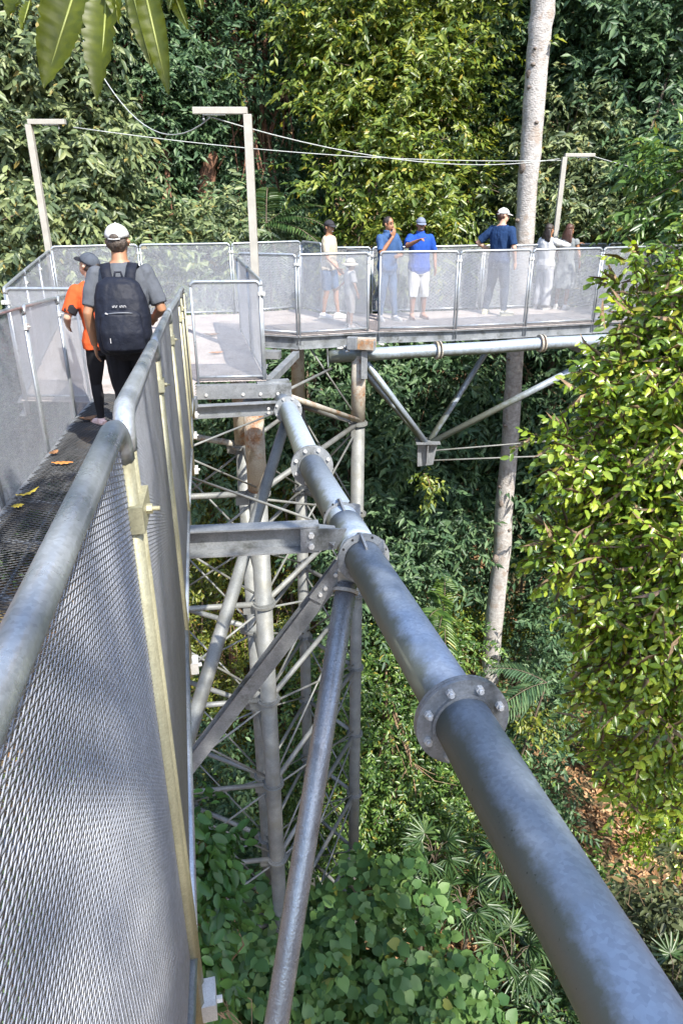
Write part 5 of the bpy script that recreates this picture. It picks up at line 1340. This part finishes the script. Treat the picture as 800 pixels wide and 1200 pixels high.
for sx in (-1,1):
    c = MB(); pts = [(sx*0.075,-0.165,1.36),(sx*0.088,-0.125,1.455),(sx*0.098,-0.03,1.488),(sx*0.105,0.07,1.455),(sx*0.115,0.135,1.36),(sx*0.13,0.13,1.22),(sx*0.165,0.04,1.08),(sx*0.16,-0.12,0.98)]
    P = []
    for i in range(len(pts)-1):
        for k in range(4): P.append(lerp(pts[i], pts[i+1], k/4))
    P.append(np.array(pts[-1]))
    vs=[]; fs=[]
    for i, p in enumerate(P):
        d = P[min(i+1,len(P)-1)]-P[max(i-1,0)]; d/=np.linalg.norm(d); rad = np.array((p[0]*0.15, p[1], (p[2]-1.36)*1.0)); rad -= d*np.dot(rad,d); rad/=np.linalg.norm(rad)+1e-6; w = np.cross(d, rad); hw_ = 0.036 if i < 18 else 0.02
        vs += [p-w*hw_-rad*0.006, p+w*hw_-rad*0.006, p+w*hw_+rad*0.008, p-w*hw_+rad*0.008]
    for i in range(len(P)-1):
        for k in range(4): k2=(k+1)%4; fs.append((i*4+k,i*4+k2,i*4+4+k2,i*4+4+k))
    c.add(vs, fs, True); bx(c).build('shoulder_strap', NAVY2, pk)
c = MB().tube([(-0.03,-0.19,1.405),(-0.02,-0.175,1.445),(0.02,-0.175,1.445),(0.03,-0.19,1.405)], 0.008, 8); bx(c).build('carry_loop', NAVY2, pk)
M_ZIP = solid('zip_grey', (0.12,0.13,0.15), 0.4); M_PRINT = solid('printed_white', (0.45,0.45,0.46), 0.6)
zpts = [(x, -0.352-0.025*(1-(x/0.11)**2)-0.003, 1.178+0.012*(1-(x/0.11)**2)) for x in np.linspace(-0.085,0.085,9)]
c = MB().tube(zpts, 0.0045, 6); bx(c).build('zip', M_ZIP, po)
c = MB().tube([(-0.085,-0.372,1.180),(-0.10,-0.378,1.190)], 0.006, 6); bx(c).build('zip_pull', M_PRINT, po)
# small white word mark: two short illegible groups of strokes
c = MB()
for x0_, n_ in ((-0.055,4),(0.005,5)):
    for k in range(n_):
        x = (x0_+0.011*k)*0.85; y = -0.343-0.010*(1-(x/0.12)**2)
        c.box((x, y-0.010, 1.232), (0.0025,0.004,0.012)); 
        if k < n_-1 or True: c.box((x+0.004, y-0.010, 1.232+(0.005 if k%2 else -0.005)), (0.0055,0.004,0.003))
bx(c).build('printed_word', M_PRINT, pk)
c = MB().box((-0.085,-0.398,1.0),(0.004,0.004,0.035)); bx(c).build('care_tab', M_PRINT, po)

# companion in orange
ob = np.array((-2.03, 6.10, z_near(-2.03, 6.10)-0.04))
ORANGE = cloth('shirt_orange', (0.48,0.075,0.02), 0.12); BLACK = cloth('cloth_black', (0.014,0.014,0.017))
person('person in orange and black shirt and dark cap walking ahead of the backpacker', ob, R_(38), 1.48, SK_FAIR, 'f', vox=0.007,
    arms={'l': ((-0.30,0.06,1.17),(-0.24,0.26,1.06),{'n':(0.6,-0.2,0.4)}), 'r': ((0.27,0.05,1.15),(0.18,0.25,1.08))}, head=(R_(25), R_(-24)), lean=0.16,
    legs={'l': ((-0.09,0.12,0.48),(-0.10,0.10,0.085)), 'r': ((0.09,-0.02,0.47),(0.09,-0.18,0.12))},
    top={'mat': ORANGE, 'hem': 0.86, 'sleeve': 0.42, 'panel': BLACK, 'ease': 0.022}, bottom={'kind':'long','mat': BLACK, 'name':'leggings','ease':0.005,'wrinkle':0.003},
    shoes=shoe((0.72,0.52,0.48),(0.7,0.62,0.6)), hair={'mat':HAIR_DK,'style':'undercap'}, cap={'mat': cloth('cap_slate', (0.06,0.07,0.088)), 'brim': BLACK}, smile=False)

# people on the curved walkway
JEAN = cloth('denim_blue', (0.045,0.085,0.165), 0.25); POLO = cloth('polo_royal', (0.014,0.06,0.30), 0.1); POLO2 = cloth('polo_slate_blue', (0.036,0.08,0.185), 0.1)
GREY_S = cloth('linen_grey', (0.17,0.185,0.19)); WHITE = cloth('cotton_white', (0.48,0.48,0.48), 0.05)
wb = deck(386,373)
person('woman in beige t-shirt and denim shorts with black cap, walking right', wb, R_(-112), 1.66, SK_TAN, 'f',
    arms={'r': ((0.235,0.06,1.13),(0.18,0.26,0.93),{'n':(-0.8,0.1,0.5)}), 'l': ((-0.25,-0.03,1.14),(-0.22,0.08,0.91))}, head=(R_(-20), 0),
    legs={'l': ((-0.09,0.10,0.48),(-0.09,0.14,0.08)), 'r': ((0.09,-0.02,0.47),(0.09,-0.09,0.09))},
    top={'mat': cloth('tee_beige', (0.42,0.365,0.28)), 'hem': 0.90, 'sleeve': 0.38, 'ease': 0.02}, bottom={'kind':'shorts','cut':0.34,'mat': JEAN,'ease':0.02,'name':'shorts'},
    shoes=shoe((0.70,0.68,0.68)), hair={'mat':HAIR_DK,'style':'bob'}, cap={'mat': cloth('cap_black', (0.03,0.03,0.035))})
cb = deck(410,384)
person('small child in white hat and white clothes behind the mesh, holding hands', cb, R_(-70), 1.10, SK_FAIR, 'c', vox=0.009,
    arms={'l': ((-0.30,-0.05,1.15),(-0.42,-0.16,1.02)), 'r': ((0.28,0.02,1.15),(0.27,0.10,0.93))},
    top={'mat': WHITE, 'hem': 0.80, 'sleeve': 0.45, 'ease': 0.03}, bottom={'kind':'shorts','cut':0.5,'mat': cloth('shorts_pale', (0.55,0.52,0.50)),'ease':0.02,'name':'shorts'},
    shoes=shoe((0.6,0.55,0.53)), hair={'mat':HAIR_DK,'style':'undercap'}, cap={'mat': cloth('hat_cream', (0.40,0.37,0.31)), 'wide': True})
person('dark haired man in slate blue polo and jeans with hand to his chin', deck(452,375), R_(-140), 1.72, SK_BROWN, 'm',
    arms={'r': ((0.27,0.12,1.17),(0.075,0.20,1.44),{'f':(-0.2,0.1,1),'n':(-0.3,-1,0.1),'curl':0.7}), 'l': ((-0.26,0.10,1.13),(-0.05,0.22,1.12),{'n':(0,-1,0.2),'curl':0.8})}, head=(R_(8),0),
    legs={'l': ((-0.10,0.07,0.48),(-0.12,0.10,0.075),(0.1,1,0)), 'r': ((0.10,0.0,0.47),(0.11,-0.05,0.075),(0.4,1,0))},
    top={'mat': POLO2, 'hem': 0.86, 'sleeve': 0.42, 'collar': True, 'ease': 0.018}, bottom={'kind':'long','mat': JEAN,'name':'jeans'},
    shoes=shoe((0.62,0.60,0.60)), hair={'mat':HAIR_DK,'style':'short'}, smile=False)
person('smiling man in bright blue polo, white shorts and cap pointing at the camera', deck(488,373), R_(-168), 1.70, SK_BROWN, 'm',
    arms={'r': ((0.30,0.20,1.30),(0.17,0.43,1.40),{'n':(0,0,-1),'curl':0.5,'point':True}), 'l': ((-0.29,0.0,1.14),(-0.28,0.09,0.91))}, head=(R_(-6),0),
    legs={'l': ((-0.11,0.03,0.47),(-0.13,-0.03,0.075)), 'r': ((0.10,0.04,0.47),(0.11,0.03,0.075))},
    top={'mat': POLO, 'hem': 0.80, 'sleeve': 0.42, 'collar': True, 'ease': 0.024}, bottom={'kind':'shorts','cut':0.50,'mat': WHITE,'ease':0.028,'name':'shorts'},
    shoes=shoe((0.40,0.22,0.15),(0.3,0.2,0.15)), hair={'mat':HAIR_DK,'style':'undercap'}, cap={'mat': cloth('cap_blue_grey', (0.14,0.165,0.23))})
person('tall man in navy t-shirt and white cap with hand on hip, facing the forest', deck(579,369), R_(-42), 1.84, SK_FAIR, 'm',
    arms={'l': ((-0.40,-0.10,1.20),(-0.21,0.07,1.06),{'n':(0.6,-0.2,0.3)}), 'r': ((0.28,-0.03,1.14),(0.26,0.08,0.90))}, head=(R_(-35),0),
    legs={'l': ((-0.15,0.04,0.47),(-0.20,0.0,0.075),(-0.3,1,0)), 'r': ((0.13,0.04,0.47),(0.18,0.0,0.075),(0.5,1,0))},
    top={'mat': cloth('tee_navy', (0.012,0.034,0.095)), 'hem': 0.88, 'sleeve': 0.42, 'ease': 0.018}, bottom={'kind':'long','mat': cloth('trousers_slate', (0.04,0.055,0.085)),'ease':0.018,'name':'trousers'},
    shoes=shoe((0.70,0.66,0.48),(0.7,0.66,0.5)), hair={'mat':HAIR_BR,'style':'undercap'}, cap={'mat': cloth('cap_white', (0.58,0.58,0.57), 0.04)}, smile=False)
b1 = deck(633,362); b2 = deck(656,362)
person('long haired woman in white blouse and trousers with arm around her friend', b1, R_(-48), 1.56, SK_TAN, 'f',
    arms={'r': ((0.30,0.20,1.32),(0.46,0.40,1.36),{'n':(0,0,-1),'curl':0.6}), 'l': ((-0.25,-0.02,1.14),(-0.23,0.08,0.91))}, head=(R_(-15),R_(-4)),
    top={'mat': WHITE, 'hem': 0.84, 'sleeve': 0.80, 'ease': 0.022}, bottom={'kind':'long','mat': cloth('trousers_pale', (0.34,0.345,0.37)),'wide':0.02,'ease':0.015,'name':'trousers'},
    shoes=shoe((0.3,0.27,0.25)), hair={'mat':HAIR_DK,'style':'long'}, smile=False)
person('woman with reddish brown hair in grey sleeveless dress beside the one in white', b2, R_(-35), 1.56, SK_TAN, 'f',
    arms={'r': ((0.255,0.02,1.14),(0.25,0.14,0.93),{'curl':0.9}), 'l': ((-0.24,0.04,1.14),(-0.2,0.16,0.95))}, head=(R_(-20),R_(-4)),
    top={'mat': GREY_S, 'hem': 1.0, 'sleeve': 0.16, 'name':'dress_top', 'ease': 0.012}, bottom={'kind':'skirt','len':0.46,'mat': GREY_S,'name':'skirt','wrinkle':0.016},
    shoes=shoe((0.66,0.63,0.60)), hair={'mat':HAIR_BR,'style':'long'}, smile=False)
# ------------------------------------------------------------------ fallen leaves on the decks
LEAFB = solid('dry_leaf_brown', (0.22,0.11,0.05), 0.7, 0, 0.3, 30)
LEAFO = solid('dry_leaf_orange', (0.55,0.22,0.05), 0.6, 0, 0.3, 30)
LEAFY = solid('yellowing_leaf', (0.55,0.42,0.05), 0.5, 0, 0.35, 25)
def dry_leaf(c, ang, L, W, mat, label, curl=0.25):
    vs = []; fs = []; K = 8
    for k in range(K+1):
        t = k/K-0.5; w = W*0.5*math.cos(math.pi*t)**0.7 if 0 < k < K else 0.0015
        for q in (-1,0,1): vs.append((t*L, q*w, 0.006+curl*L*t*t+abs(q)*w*0.35+0.004*math.sin(3*k+q)))
    for k in range(K):
        for q in (0,1): fs.append((k*3+q,k*3+q+1,k*3+q+4,k*3+q+3))
    m = Matrix.Rotation(ang,3,'Z'); mb = MB(); mb.add([tuple(m @ Vector(p)+V(c)) for p in vs], fs, True)
    o = mb.build('dry_leaf', mat); s = o.modifiers.new('t','SOLIDIFY'); s.thickness = 0.0015
    tag(o, label, 'leaf')
pz = lambda u, v: atz(u, v, ZD)+(0,0,0.006)
def nz_(u, v):
    p = at(u, v, 5)
    y = 5
    for _ in range(30): p = at(u, v, y); y = y + (p[2]-z_near(p[0],p[1]))*1.0
    return p+(0,0,0.01)
dry_leaf(pz(248,394), 0.1, 0.26, 0.12, LEAFB, 'curled brown leaf lying farther back on the sunlit corner platform', 0.5)
dry_leaf(pz(254,415), 0.25, 0.22, 0.09, LEAFO, 'orange brown leaf lying nearer on the sunlit corner platform', 0.3)
dry_leaf(nz_(74,546), 0.05, 0.15, 0.05, LEAFO, 'long orange leaf lying across the near walkway grating', 0.3)
dry_leaf(nz_(64,534), 1.2, 0.09, 0.06, LEAFB, 'small brown leaf leaning on the left kerb beside the long orange leaf', 0.8)
dry_leaf(nz_(105,494), 0.6, 0.16, 0.10, LEAFB, 'large tan leaf on the grating right beside the pink shoe', 0.8)
dry_leaf(nz_(34,582), 1.0, 0.16, 0.03, LEAFY, 'thin yellow leaf along the left edge of the near grating', 0.6)
dry_leaf(nz_(22,597), 0.5, 0.07, 0.05, LEAFY, 'small yellow leaf nearest the viewer on the walkway edge', 0.5)

# ------------------------------------------------------------------ camera, sun, sky
cam = bpy.data.cameras.new('camera'); co = bpy.data.objects.new('camera', cam); COL.objects.link(co)
cam.sensor_fit = 'VERTICAL'; cam.sensor_height = 36.0; cam.lens = FPX/1200*36.0
cam.clip_start = 0.05; cam.clip_end = 2000
co.location = (0,0,0); co.rotation_euler = (math.pi/2-PITCH, 0, 0)
scene.camera = co
SUNV = Vector((0.38,-0.56,0.74)).normalized()
sl = bpy.data.lights.new('sun', 'SUN'); sl.energy = 2.8; sl.angle = R_(0.5); sl.color = (1.0,0.94,0.84)
so = bpy.data.objects.new('sun', sl); COL.objects.link(so); so.rotation_euler = SUNV.to_track_quat('Z','Y').to_euler()
so.location = (20,-20,40)
w = bpy.data.worlds.new('World'); scene.world = w; w.use_nodes = True
nt = w.node_tree; bg = nt.nodes['Background']; sk = nt.nodes.new('ShaderNodeTexSky'); sk.sky_type = 'NISHITA'; sk.sun_disc = False
sk.sun_elevation = math.asin(SUNV.z); sk.sun_rotation = math.atan2(SUNV.x, SUNV.y)
nt.links.new(sk.outputs['Color'], bg.inputs['Color']); bg.inputs['Strength'].default_value = 0.15
vs = scene.view_settings; vs.view_transform = 'Standard'; vs.look = 'None'; vs.gamma = 1; vs.use_curve_mapping = False; vs.exposure = 1.92
scene.render.engine = 'CYCLES'
cy = scene.cycles; cy.max_bounces = 6; cy.diffuse_bounces = 3; cy.glossy_bounces = 3; cy.transmission_bounces = 4; cy.transparent_max_bounces = 8
cy.sample_clamp_indirect = 4.0; cy.caustics_reflective = False; cy.caustics_refractive = False
cy.use_denoising = True
try: cy.denoiser = 'OPENIMAGEDENOISE'
except Exception: pass
cy.denoising_input_passes = 'RGB_ALBEDO_NORMAL'; cy.denoising_prefilter = 'ACCURATE'
scene.render.use_persistent_data = False
